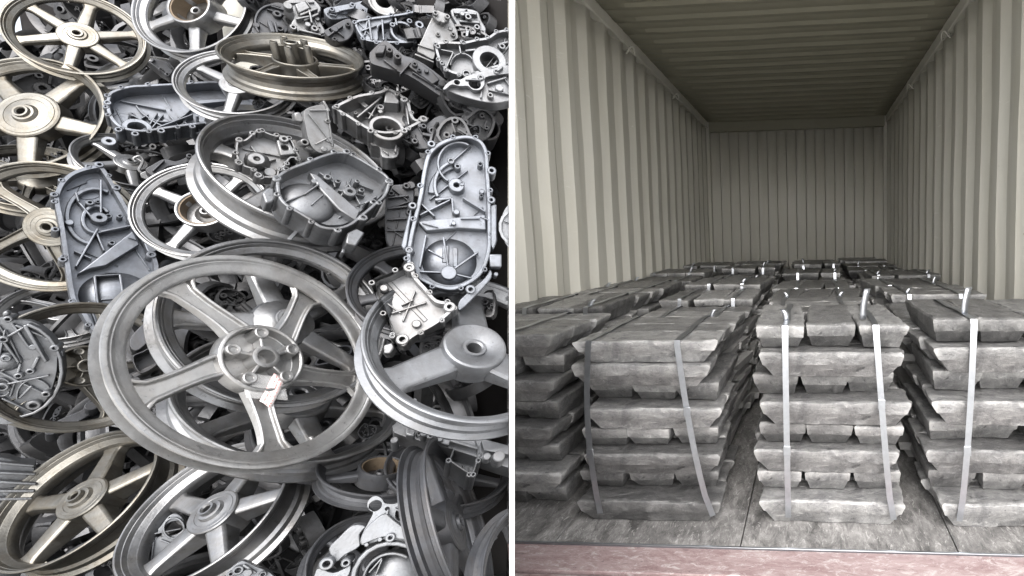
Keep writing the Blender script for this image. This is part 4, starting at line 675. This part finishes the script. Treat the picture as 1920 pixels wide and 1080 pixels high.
 ('crankcase_cover', 'engine cover', 'pale round crankcase cover with radial ribs and bolt holes at the left edge', 'pale', (-1.1022,.7294,.9237), [-.61032,-.66905,-.29662,-.30315], [('plate',[(-.0164,.0753),(-.01,.0793),(-.0047,.0758),(.0035,.0717),(.015,.0678),(.0239,.056),(.028,.0417),(.0284,.0294),(.0334,.0174),(.0303,.003),(.0265,-.0182),(.0205,-.0388),(.0127,-.0589),(.0003,-.0788),(-.0092,-.0897),(-.0191,-.0948),(-.0311,-.0949),(-.0435,-.0893),(-.0519,-.0691),(-.0466,.0004),(-.0333,.049)],-.03,-.014,[]),('arc',[(.0119,.066),(.0217,.0559),(.0292,.0409),(.0338,.0222),(.0351,.0011),(.0329,-.0206),(.0274,-.0412),(.019,-.0591),(.0085,-.0726),(-.0034,-.081),(-.0156,-.0835),(-.0272,-.0802),(-.0373,-.0716),(-.0453,-.0583),(-.0507,-.0414),(-.0531,-.0223),(-.0525,-.0021),(-.0489,.0178)],.0044,-.03,0),('dome',(-.0192,.0091),.0172,-.016,-.004),('rib',(.0097,.065),(.0203,.0002),.0042,-.02,-.001),('rib',(-.0136,.0456),(.0079,.0609),.003,-.02,-.004),('rib',(-.0141,.0418),(-.0058,.0058),.0032,-.02,-.004),('rib',(-.0217,.0665),(-.0136,.0456),.003,-.02,-.004),('rib',(-.0231,-.0494),(-.0048,.002),.0028,-.02,-.008),('rib',(-.0146,-.054),(.0002,-.0366),.003,-.02,-.006),('rib',(-.0347,-.0116),(-.0058,.0049),.0026,-.02,-.008),('rib',(.0042,-.0105),(.0132,.0088),.004,-.02,-.006),('arc',[(-.0169,-.0558),(-.0164,-.0511),(-.0155,-.0465),(-.0142,-.0421),(-.0125,-.0381),(-.0105,-.0346),(-.0083,-.0316),(-.0058,-.0292),(-.0032,-.0275),(-.0004,-.0266),(.0023,-.0264),(.0049,-.027),(.0075,-.0284),(.0098,-.0306),(.0119,-.0334),(.0136,-.0368),(.015,-.0407),(.0159,-.0451)],.0018,-.02,-.006),('boss',(-.0023,-.0683),.0076,.0036,-.02,0),('boss',(.0026,-.0123),.0048,.002,-.02,-.004),('boss',(.0267,.0368),.0028,0,-.02,-.006),('boss',(-.0035,.0772),.0049,.0021,-.03,.003),('boss',(.0327,.022),.0053,.0022,-.03,.003),('boss',(.0128,-.0527),.0053,.0022,-.03,.003),('boss',(-.025,-.0827),.0051,.0022,-.03,.003),('boss',(-.0123,.046),.0053,.0023,-.02,.003),('boss',(-.0265,-.0307),.0069,.0035,-.02,-.002),('arc',[(-.0218,-.0405),(-.0238,-.0434),(-.0261,-.0452),(-.0286,-.0457),(-.0309,-.0449),(-.0329,-.0428),(-.0343,-.0397),(-.0351,-.0358),(-.0352,-.0316),(-.0345,-.0273),(-.0332,-.0234),(-.0313,-.0203),(-.029,-.0183),(-.0266,-.0174),(-.0242,-.0179),(-.0222,-.0197),(-.0206,-.0226),(-.0196,-.0264)],.0018,-.02,-.006),('plate',[(-.0089,.0869),(-.0039,.0911),(-.0006,.0842),(-.0085,.0804)],-.02,-.006,[]),('plate',[(.0352,.0146),(.0392,.0151),(.0382,.003),(.0332,.0014)],-.02,-.006,[])], True, False),
 ('chain_cover', 'gasket cover', 'grey blue gasket cover with two ring ears and a large round opening at the bottom', 'pale', (-.4069,.6224,.7408), [-.78626,-.53844,-.24763,-.1748], [('plate',[(-.0192,-.0003),(-.0174,.0087),(-.024,.0147),(-.0252,.0221),(-.022,.0275),(-.0166,.0288),(-.0106,.0249),(-.0061,.019),(.004,.0174),(.0103,.0198),(.017,.0203),(.0256,.0141),(.0303,.0052),(.0308,-.0062),(.028,-.0134),(.0231,-.0204),(.0294,-.0284),(.0198,-.0312),(.0025,-.0259),(-.0099,-.0283),(-.019,-.0309),(-.0248,-.0286),(-.025,-.0179)],-.02,-.004,[(-.0163,.0167,.0073),(.0176,.0048,.0104),(-.0024,.012,.0027)]),('plate',[(-.0242,-.0164),(-.0162,-.0028),(-.0034,.0071),(.0076,-.0011),(.0277,-.0193),(.0232,-.028),(.0043,-.0217),(-.0111,-.0247),(-.0229,-.0289)],-.004,.006,[]),('plate',[(-.0573,-.033),(-.0491,-.0198),(-.0375,-.0066),(-.023,-.0087),(-.0277,-.0182),(-.0254,-.0328),(-.0393,-.0419),(-.0472,-.0488)],-.03,-.008,[]),('arc',[(-.0102,-.1052),(-.0178,-.0939),(-.023,-.0816),(-.0254,-.0691),(-.0249,-.0572),(-.0213,-.0468),(-.0149,-.0384),(-.0061,-.0329),(.0046,-.0306),(.0164,-.0318),(.0285,-.0364),(.04,-.0443),(.0499,-.0548),(.0576,-.0671),(.0623,-.0803),(.0638,-.0935),(.062,-.1054),(.057,-.1154)],.0056,-.03,.004),('dome',(.0187,-.0845),.039,-.034,-.018),('arc',[(-.0154,-.0717),(-.0152,-.0679),(-.0146,-.0643),(-.0136,-.0609),(-.0122,-.0577),(-.0105,-.0548),(-.0083,-.0523),(-.0058,-.0501),(-.0031,-.0483),(.0,-.0469),(.0033,-.046),(.0068,-.0455),(.0105,-.0455),(.0142,-.046),(.0181,-.0469),(.0219,-.0483),(.0257,-.0501),(.0294,-.0524)],.0038,-.03,-.008),('rib',(-.0104,-.0658),(.0012,-.0495),.002,-.03,-.006),('rib',(-.0031,-.072),(.0015,-.0513),.002,-.03,-.006),('boss',(-.0553,-.0481),.0076,.0035,-.04,.004),('boss',(-.0353,-.0486),.0052,.0021,-.03,.008),('boss',(.0073,-.0226),.0058,.0022,-.02,.01),('boss',(.0376,-.041),.0042,0,-.03,.008),('boss',(.0604,-.0648),.0046,.0018,-.03,.006),('boss',(-.0039,-.0242),.0027,0,-.03,.008),('boss',(-.0172,-.0291),.0023,0,-.03,.008),('plate',[(-.0657,-.059),(-.0622,-.0543),(-.0478,-.0612),(-.0364,-.0574),(-.0308,-.0546),(-.0343,-.0697),(-.0633,-.0727)],-.03,-.006,[])], True, False),
 ('gasket_plate', 'gasket plate', 'small dull gasket plate with two round holes inside the second tipped wheel', 'pale', (-.9083,.7346,.6314), [-.76041,-.50899,-.3322,-.22879], [('plate',[(-.0268,-.0029),(-.0263,.0083),(-.0201,.0139),(-.0094,.0134),(-.0044,.026),(.0,.0342),(.0076,.0356),(.0176,.0261),(.0238,.0083),(.0289,-.0158),(.0281,-.0305),(.0111,-.0387),(-.0035,-.0448),(-.0092,-.0256),(-.0197,-.0151)],-.02,-.006,[(-.0176,-.0009,.0075),(.0085,.013,.0111),(-.0064,.0047,.0029)]),('arc',[(-.0095,-.008),(-.0108,-.01),(-.0126,-.011),(-.0149,-.0112),(-.0173,-.0103),(-.0197,-.0086),(-.0219,-.0062),(-.0237,-.0032),(-.0249,-.0),(-.0254,.0032),(-.0252,.0061),(-.0242,.0085),(-.0227,.0101),(-.0207,.0108),(-.0183,.0105),(-.0158,.0093),(-.0134,.0072),(-.0114,.0045)],.0024,-.006,0),('arc',[(.0178,-.0009),(.0147,-.0023),(.0112,-.0021),(.0074,-.0006),(.0038,.0023),(.0007,.0063),(-.0017,.0109),(-.0031,.0158),(-.0033,.0205),(-.0025,.0246),(-.0005,.0277),(.0023,.0294),(.0058,.0297),(.0095,.0285),(.0132,.0258),(.0166,.022),(.0192,.0174),(.0208,.0124)],.003,-.006,0),('rib',(-.0095,-.0042),(-.0048,-.0396),.0026,-.006,0),('rib',(-.0022,-.003),(.0118,-.0109),.0026,-.006,0),('rib',(.0118,-.0109),(.0262,-.0084),.0026,-.006,0)], True, False),
 ('cylinder_barrel', 'cylinder', 'grey finned cylinder barrel at the left edge above the bottom corner', 'lead', (-1.1741,.7394,.7201), [.66864,.56335,.37379,.30958], [('plate',[(-.0264,.0453),(-.0104,.0398),(.0174,.019),(.0202,-.0145),(.0178,-.0372),(.0023,-.04),(-.0216,-.037)],-.07,-.02,[]),('rib',(-.0251,.0375),(.0168,.0234),.0044,-.07,0),('rib',(-.0241,.021),(.0187,.0091),.0044,-.07,0),('rib',(-.0233,.0063),(.0202,-.0074),.0044,-.07,0),('rib',(-.0223,-.0095),(.0192,-.0187),.0044,-.07,0),('rib',(-.0216,-.023),(.0178,-.0311),.0044,-.07,0),('boss',(-.005,-.0474),.0038,.0014,-.05,-.01),('boss',(-.0072,-.0772),.0031,.0012,-.05,-.01)], False, False),
 ('engine_casing', 'engine casing', 'long grey casing with a rectangular port, lying under the pale three spoke wheel', 'lead', (-.4292,.7861,.7806), [-.88914,-.36479,-.24715,-.12357], [('plate',[(-.0889,.0077),(-.0849,.0186),(-.0748,.0195),(-.0378,.0179),(.0119,.0152),(.0854,.0092),(.1063,.0052),(.1166,-.0315),(.0961,-.0274),(.0456,-.0187),(-.0013,-.0111),(-.0654,-.0049),(-.0834,-.0011)],-.05,0,[]),('plate',[(-.0704,.0087),(-.0566,.0104),(-.0512,-.0095),(-.0639,-.0084)],0,.02,[]),('plate',[(.0016,.0101),(.0315,.0071),(.0412,-.0088),(.0052,-.0069)],0,.016,[]),('plate',[(.0416,.0033),(.0855,.0015),(.0894,-.0119),(.0508,-.0114)],0,.018,[]),('boss',(-.0395,-.0021),.0061,0,0,.026),('boss',(-.03,-.0051),.0053,.0022,0,.026),('boss',(.0581,-.0207),.006,0,0,.02),('boss',(-.0171,-.0052),.0053,0,0,.02),('boss',(.0752,-.021),.0092,0,0,.03),('boss',(-.078,-.0123),.0052,0,-.04,.0),('rib',(-.0234,-.0048),(-.0012,-.0067),.009,0,.012),('rib',(-.0021,-.0055),(.0413,-.0108),.0054,0,.022),('tray',[(.0055,-.0307),(.0051,-.0074),(.0456,-.0149),(.0471,-.0234),(.0469,-.0466),(.0416,-.0475)],.09,.0025,[])], False, True),
 ('float_cover', 'cover', 'bright smooth box cover with clipped edge standing in front of the flat lying wheel', 'bright', (-.7423,.9286,1.3208), [-.61327,-.64949,-.31836,-.31735], [('plate',[(-.0196,.028),(-.0078,.0387),(.0108,.0453),(.0157,.0407),(.0167,.0074),(.0179,-.0249),(.0148,-.0347),(.001,-.0431),(-.0104,-.0395),(-.0177,-.0229),(-.0196,.0032)],-.05,0,[]),('rib',(.014,.0413),(.0149,-.0309),.0024,-.05,.004),('rib',(.0097,.0513),(.0165,.0337),.0038,-.03,.004),('plate',[(-.0309,.0275),(-.0225,.0299),(-.0174,.0187),(-.0202,.0118),(-.0303,.0132)],-.05,-.02,[]),('boss',(-.0236,-.026),.0061,.003,-.04,0),('boss',(.0102,-.0192),.0043,0,-.05,.004),('plate',[(-.0182,-.0244),(-.0079,-.0369),(-.0135,-.04),(-.0214,-.0353)],-.05,-.015,[])], True, False),
 ('flange_casting', 'flange', 'broken flange casting with a thin bright edge lying inside the tilted wheel', 'bright', (-.8222,.9023,1.2744), [-.76214,-.48817,-.35423,-.2353], [('tray',[(-.0395,-.0159),(-.0429,.0083),(-.0345,.0134),(-.0253,.0373),(-.0182,.0409),(-.0028,.0397),(.0106,.0441),(.023,.0405),(.0329,.0242),(.0426,.0093),(.0297,.0051),(.0256,-.0142),(.0203,-.0227),(.0206,-.0381),(.0101,-.045),(-.0031,-.0475),(-.0111,-.0379),(-.029,-.0352)],.035,.0023,[]),('dome',(-.0112,-.0132),.0191,-.035,.006),('boss',(-.0118,-.0207),.0111,.0041,-.02,.012),('plate',[(.0028,.0341),(.0204,.0395),(.0358,.0177),(.0154,.0051)],-.035,-.004,[(.0176,.0236,.0049)]),('boss',(.013,.0365),.0069,.0025,-.03,.005),('boss',(-.0408,.0089),.005,.002,-.03,.003),('boss',(-.0314,-.0335),.0054,.0023,-.03,.004),('boss',(-.0035,-.0465),.0056,.0023,-.03,.003),('boss',(-.0215,.0371),.0043,.0017,-.03,.003),('rib',(-.0007,-.0113),(.0109,.0002),.0024,-.03,-.012),('rib',(-.0,-.0234),(.016,-.0227),.0024,-.03,-.012),('boss',(.0093,-.0295),.0086,0,-.035,-.01)], True, False),
 ('finned_block', 'engine block', 'dark ribbed engine block in the shade left of the upright long cover', 'dark', (-.6509,.9905,1.1678), [-.7203,-.60465,-.26273,-.2157], [('plate',[(-.0209,.0441),(.0085,.0584),(.0212,.0573),(.0215,.0061),(.0102,-.0678),(-.016,-.0701),(-.0231,-.0256)],-.06,0,[]),('rib',(-.0199,.0244),(.013,.0335),.0038,0,.012),('rib',(-.02,.0029),(.0121,.0114),.0038,0,.012),('rib',(-.0204,-.0186),(.0113,-.0127),.0038,0,.012),('rib',(-.0195,-.0399),(.0088,-.0369),.0038,0,.012),('boss',(.0087,.0518),.0063,.0024,0,.016),('boss',(-.015,.0333),.0054,.0023,0,.014)], True, False),
 ('engine_casing', 'engine casing', 'dark oily casing fragments in the hollow right of the shell cover', 'dark', (-.6373,1.0906,1.3443), [-.72869,-.60635,-.24684,-.20105], [('plate',[(-.0445,-.0147),(-.0305,.0204),(-.0145,.0143),(.006,.0352),(.0333,.0347),(.051,.0119),(.0355,-.018),(-.0016,-.0383),(-.0303,-.0438)],-.05,0,[]),('boss',(-.003,-.0061),.0087,.0035,0,.02),('boss',(.0231,.0025),.007,0,0,.03),('rib',(-.0207,-.0163),(.0135,-.0188),.0068,0,.02),('boss',(-.0186,-.0032),.0057,.0023,0,.03),('rib',(.0188,-.0178),(.0423,.0034),.0052,0,.02),('boss',(-.0327,-.0345),.0062,.0023,0,.02)], True, False),
 ('bracket', 'bracket', 'dark folded bracket between the bronze rim and the silver rim at the upper left', 'dark', (-1.398,1.1996,1.5437), [.68325,.58771,.33166,.27887], [('plate',[(-.0227,.0029),(-.0163,.0161),(.0119,.0153),(.0207,.0036),(.0109,-.022),(-.0035,-.0159)],-.04,0,[]),('rib',(-.0222,.0033),(.0064,-.0194),.0034,-.02,.01),('boss',(.0088,-.0192),.0047,.0017,0,.012)], True, False),
 ('bracket', 'bracket', 'dark bent bracket arm above the half hidden silver wheel', 'dark', (-1.1689,1.0178,1.2835), [-.72691,-.52399,-.35864,-.26156], [('plate',[(-.0325,-.0268),(-.0262,-.0141),(-.0121,.0052),(.0033,.0054),(.0167,.0194),(.0221,.0287),(.0265,.023),(.0206,.0099),(.0089,-.0016),(-.0053,-.0101),(-.0183,-.0358)],-.03,0,[]),('boss',(.0209,.0213),.005,.002,0,.01)], True, False),
 ('oil_pan', 'oil pan', 'dark pan casting with a square port seen through the left spokes of the stickered wheel', 'dark', (-1.0615,.8584,.9536), [-.77018,-.46027,-.37394,-.23482], [('plate',[(-.0139,-.0187),(-.0118,-.0002),(-.0012,.0299),(.0046,.0439),(.0161,.0186),(.0127,-.0038),(.0019,-.0332),(-.0075,-.0336)],-.05,0,[]),('rib',(-.009,.0165),(-.0069,.0323),.0024,0,.01),('boss',(-.0047,.0447),.0048,.0021,-.01,.006),('tray',[(-.002,-.0487),(.0064,-.0353),(.0165,-.0266),(.0322,-.0497),(.0162,-.0745)],.06,.0021,[]),('rib',(.0083,-.0801),(.0312,-.0527),.0082,-.05,-.01),('boss',(.014,-.0864),.0055,0,-.05,.0)], True, False),
 ('side_stand_bar', 'bar', 'dark flat bar with round studs seen below the brown spoked wheel', 'dark', (-1.251,.869,.7865), [-.83027,-.35549,-.38614,-.18753], [('plate',[(-.0224,-.0267),(-.016,-.0093),(.0019,.0188),(.0171,.0473),(.0251,.0364),(.0131,.006),(-.0022,-.0271),(-.0134,-.0395)],-.03,0,[]),('boss',(-.0102,-.039),.0072,0,-.02,.03),('boss',(.0108,.0175),.0087,0,-.02,.03)], True, False),
 ('engine_casing', 'engine casing', 'small bright casting corner at the bottom edge between the tipped wheels', 'lead', (-.6155,.6176,.6604), [-.79327,-.4726,-.32478,-.2047], [('plate',[(-.0214,.0007),(-.016,.0103),(-.0089,.0149),(.006,.0071),(.0244,-.0028),(.0326,-.0171),(-.0149,-.0131)],-.03,0,[]),('boss',(-.011,.0042),.0061,.0027,0,.012),('boss',(-.0002,.0005),.0052,0,0,.016),('boss',(-.0167,.0005),.0039,.0015,0,.012),('rib',(-.0073,.0106),(.0083,-.0005),.003,0,.012),('boss',(.016,-.003),.0044,.0019,0,.01)], True, False),
 ('hub_drum', 'drum', 'rounded pale drum edge at the white panel right of the upright long cover', 'pale', (-.3743,.9282,1.1337), [-.72547,-.64971,-.17324,-.14685], [('plate',[(-.026,-.0008),(-.0225,.0232),(-.0119,.0397),(.0079,.045),(.0262,.0219),(.03,-.0103),(.0191,-.0389),(-.0026,-.0476),(-.0188,-.0322)],-.05,0,[]),('arc',[(.0339,-.0007),(.0319,-.0131),(.0259,-.024),(.0168,-.0319),(.006,-.0357),(-.0052,-.0349),(-.0152,-.0298),(-.0226,-.0209),(-.0266,-.0096),(-.0267,.0027),(-.0227,.0143),(-.0153,.0238),(-.0054,.0299),(.0057,.0317),(.0166,.029),(.0257,.0219),(.0318,.0116),(.0339,-.0007)],.0052,0,.006),('boss',(.0034,-.0028),.0128,.006,0,.012)], True, True),
]
for cd in CASTS:
    t = make_cast(*cd[:-1])
    if cd[-1]: shear(t)

# ------------------------------------------------------------------ sticker, tape and hook
def sheet(name, mat, loc, q, pts, nx=10, ny=4, lift=.0036, amp=.0012):
    o_, u_, v_ = pts; bm = bmesh.new(); g = []
    for i in range(nx + 1):
        g.append([])
        for j in range(ny + 1):
            a, b = i / nx, j / ny; x = o_[0] + u_[0] * a + v_[0] * b; y = o_[1] + u_[1] * a + v_[1] * b
            g[-1].append(bm.verts.new((x, y, lift + amp * noise.noise((x * 70, y * 70, 3)) * 2)))
    uv = bm.loops.layers.uv.new('UVMap')
    for i in range(nx):
        for j in range(ny):
            f = bm.faces.new((g[i][j], g[i + 1][j], g[i + 1][j + 1], g[i][j + 1]))
            for l, (a, b) in zip(f.loops, ((i, j), (i + 1, j), (i + 1, j + 1), (i, j + 1))): l[uv].uv = (a / nx, b / ny)
    o = finish(bm, name, mat); o.location = loc; o.rotation_mode = 'QUATERNION'; o.rotation_quaternion = q
    o.modifiers.new('thickness', 'SOLIDIFY').thickness = .0003; return o
def sticker_mat():
    m, n, b = nodes('printed_red_label')
    tc = n.nodes.new('ShaderNodeTexCoord'); mp = n.nodes.new('ShaderNodeMapping'); mp.inputs['Scale'].default_value = (16, 5, 1); n.links.new(tc.outputs['UV'], mp.inputs['Vector'])
    v = n.nodes.new('ShaderNodeTexVoronoi'); v.inputs['Scale'].default_value = 2.2; n.links.new(mp.outputs[0], v.inputs['Vector'])
    sp = n.nodes.new('ShaderNodeSeparateXYZ'); n.links.new(tc.outputs['UV'], sp.inputs[0])
    w = n.nodes.new('ShaderNodeMath'); w.operation = 'SINE'; k = n.nodes.new('ShaderNodeMath'); k.operation = 'MULTIPLY'; k.inputs[1].default_value = 25
    n.links.new(sp.outputs[1], k.inputs[0]); n.links.new(k.outputs[0], w.inputs[0])
    line = ramp(n, w.outputs[0], [(.1, 0), (.3, 1)]); ch = ramp(n, v.outputs[0], [(.35, 1), (.55, 0)])
    f = mix(n, 1.0, line, ch, 'MULTIPLY')
    n.links.new(mix(n, f, (.62, .57, .56), (.50, .06, .055)), b.inputs['Base Color']); b.inputs['Roughness'].default_value = .4; return m
def tape_mat():
    m, n, b = nodes('clear_tape'); b.inputs['Base Color'].default_value = (.9, .9, .9, 1); b.inputs['Roughness'].default_value = .12; b.inputs['Alpha'].default_value = .22
    return m
tag(sheet('sticker', sticker_mat(), *((-0.6679, 0.7153, 0.9375), (0.82256, 0.1455, 0.53349, 0.13276), ((0.0443, -0.0519), (-0.0188, 0.0441), (0.0177, 0.0019)))), 'small white sticker with red print on the lower spoke of the top wheel', 'sticker')
tag(sheet('clear_tape', tape_mat(), *((-0.6679, 0.7153, 0.9375), (0.82256, 0.1455, 0.53349, 0.13276), ((-0.0003, -0.0367), (0.0383, 0.0354), (0.0305, -0.022))), lift=.0012, amp=.0008), 'crumpled strip of clear tape around the red printed sticker', 'tape')
hk = tag(empty('hook_bolt', (-1.2665, 1.0342, 1.2809), (-0.58567, -0.67261, -0.30955, -0.32979)), 'small bright hooked bolt with a nut above the half hidden silver wheel', 'bolt')
bm = bmesh.new(); HP = [(-0.0064, 0.0131), (-0.0025, 0.0204), (0.0038, 0.0214), (0.0056, 0.0132), (0.0017, 0.0033), (-0.0034, -0.0066), (-0.0001, -0.0132), (0.0045, -0.0183)]
tube(bm, [(p[0], p[1], 0) for p in crom(HP, 4)[:-8]], .0024, 8); finish(bm, 'hook', 'bright', hk)
bm = bmesh.new(); bmesh.ops.create_cone(bm, cap_ends=True, segments=6, radius1=.009, radius2=.009, depth=.016, matrix=Matrix.Translation((HP[-1][0], HP[-1][1], -.004))); finish(bm, 'nut', 'bright', hk, bev=.001)

# ------------------------------------------------------------------ tangle of scrap deep in the heap (uncountable, in the shade)
fr_ = random.Random(5)
SA, SB, SC = (0.3863, -0.1075, 0.4075)
def surf(x, z): return SA + SB * x + SC * z
nrm = Vector((-SB, 1, -SC)).normalized()
CP, CNV = Vector(CUT[0]), Vector(CUT[1])
def back_y(x): return 1.25 if x > -1.30 else 1.70
def grab(bm):
    bm.verts.index_update(); d = ([v.co.copy() for v in bm.verts], [tuple(v.index for v in f.verts) for f in bm.faces]); bm.free(); return d
def proto_wheel():
    bm = bmesh.new(); w = .34
    lathe(bm, [(r, z * w) for r, z in [(1, 0), (1, -.1), (.945, -.15), (.935, -.28), (.89, -.5), (.935, -.72), (.945, -.85), (1, -.9), (1, -1), (.93, -.9), (.84, -.6), (.84, -.4), (.93, -.1)]], 44)
    for k in range(5):
        bmesh.ops.create_cube(bm, size=1, matrix=Matrix.Rotation(2 * math.pi * k / 5, 4, 'Z') @ Matrix.Translation((.57, 0, -w * .5)) @ Matrix.Diagonal((.62, .16, w * .45, 1)))
    lathe(bm, [(.08, .02), (.12, .01), (.14, -.05), (.28, -.08), (.30, -.12), (.30, -.32), (.08, -.32)], 28)
    return grab(bm)
def proto_lump(k):
    r = random.Random(k); bm = bmesh.new()
    n = r.randint(5, 8); out = [Vector((math.cos(2 * math.pi * i / n) * r.uniform(.5, 1), math.sin(2 * math.pi * i / n) * r.uniform(.4, .8))) for i in range(n)]
    p = crom(out, 3); plate(bm, p, [inset(p, .09)], -.45, 0); plate(bm, inset(p, .05), [], -.44, -.36)
    for i in range(6):
        c = (r.uniform(-.5, .5), r.uniform(-.35, .35)); q = r.uniform(.06, .16); lathe(bm, [(q * .5, .04), (q, .04), (q * 1.1, -.4), (q * .5, -.4)], 14, c=c)
    for i in range(5): ribbon(bm, [(r.uniform(-.6, .6), r.uniform(-.4, .4)), (r.uniform(-.6, .6), r.uniform(-.4, .4))], .05, -.4, -.08)
    return grab(bm)
PW = proto_wheel(); PL = [proto_lump(k) for k in range(6)]
fv, ff = [], []
def dump(pr, mt):
    b = len(fv); fv.extend(mt @ v for v in pr[0]); ff.extend(tuple(i + b for i in f) for f in pr[1])
base = nrm.to_track_quat('-Z', 'Y').to_matrix().to_4x4()
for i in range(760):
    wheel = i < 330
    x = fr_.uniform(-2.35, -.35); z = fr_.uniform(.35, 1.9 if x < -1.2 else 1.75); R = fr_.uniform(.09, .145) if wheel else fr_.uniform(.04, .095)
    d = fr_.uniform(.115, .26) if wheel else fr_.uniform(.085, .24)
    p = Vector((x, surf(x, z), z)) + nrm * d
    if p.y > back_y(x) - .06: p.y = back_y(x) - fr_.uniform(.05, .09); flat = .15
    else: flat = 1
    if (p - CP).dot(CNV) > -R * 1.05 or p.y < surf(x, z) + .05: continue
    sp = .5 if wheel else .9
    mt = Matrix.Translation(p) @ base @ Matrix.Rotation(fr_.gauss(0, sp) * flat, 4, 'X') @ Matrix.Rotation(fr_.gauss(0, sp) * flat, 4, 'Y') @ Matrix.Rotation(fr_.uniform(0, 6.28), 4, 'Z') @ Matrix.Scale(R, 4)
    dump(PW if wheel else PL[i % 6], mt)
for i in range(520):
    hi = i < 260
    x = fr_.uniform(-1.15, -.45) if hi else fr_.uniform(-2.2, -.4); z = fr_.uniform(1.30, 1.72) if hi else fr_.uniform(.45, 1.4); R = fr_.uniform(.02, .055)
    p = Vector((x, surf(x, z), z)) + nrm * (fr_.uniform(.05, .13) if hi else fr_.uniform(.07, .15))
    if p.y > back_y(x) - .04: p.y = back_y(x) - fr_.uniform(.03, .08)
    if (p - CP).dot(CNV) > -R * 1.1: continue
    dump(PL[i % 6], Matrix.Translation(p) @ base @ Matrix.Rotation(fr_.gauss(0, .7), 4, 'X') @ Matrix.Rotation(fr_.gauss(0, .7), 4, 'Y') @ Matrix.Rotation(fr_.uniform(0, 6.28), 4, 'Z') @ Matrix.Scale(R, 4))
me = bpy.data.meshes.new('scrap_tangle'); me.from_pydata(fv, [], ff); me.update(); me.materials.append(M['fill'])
for p in me.polygons: p.use_smooth = True
me.set_sharp_from_angle(angle=math.radians(30))
tag(link(bpy.data.objects.new('scrap_tangle', me)), 'dark tangle of rims and broken castings deep in the gaps of the heap', 'scrap', kind='stuff')
# bed of packed scrap under everything, blackened to paint the shade of the gaps
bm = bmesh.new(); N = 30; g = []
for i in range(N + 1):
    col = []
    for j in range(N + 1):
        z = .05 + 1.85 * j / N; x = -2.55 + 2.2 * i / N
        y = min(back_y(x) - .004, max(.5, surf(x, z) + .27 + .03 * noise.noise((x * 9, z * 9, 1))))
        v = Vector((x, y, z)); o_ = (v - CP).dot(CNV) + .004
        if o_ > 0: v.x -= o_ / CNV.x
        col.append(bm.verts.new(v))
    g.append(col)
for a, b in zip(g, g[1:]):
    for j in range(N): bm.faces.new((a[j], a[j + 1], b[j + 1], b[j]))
tag(finish(bm, 'shade_bed', 'gloomsteel', ang=35), 'bed of packed scrap in the bin, blackened as the shade of the gaps', 'scrap', kind='stuff')
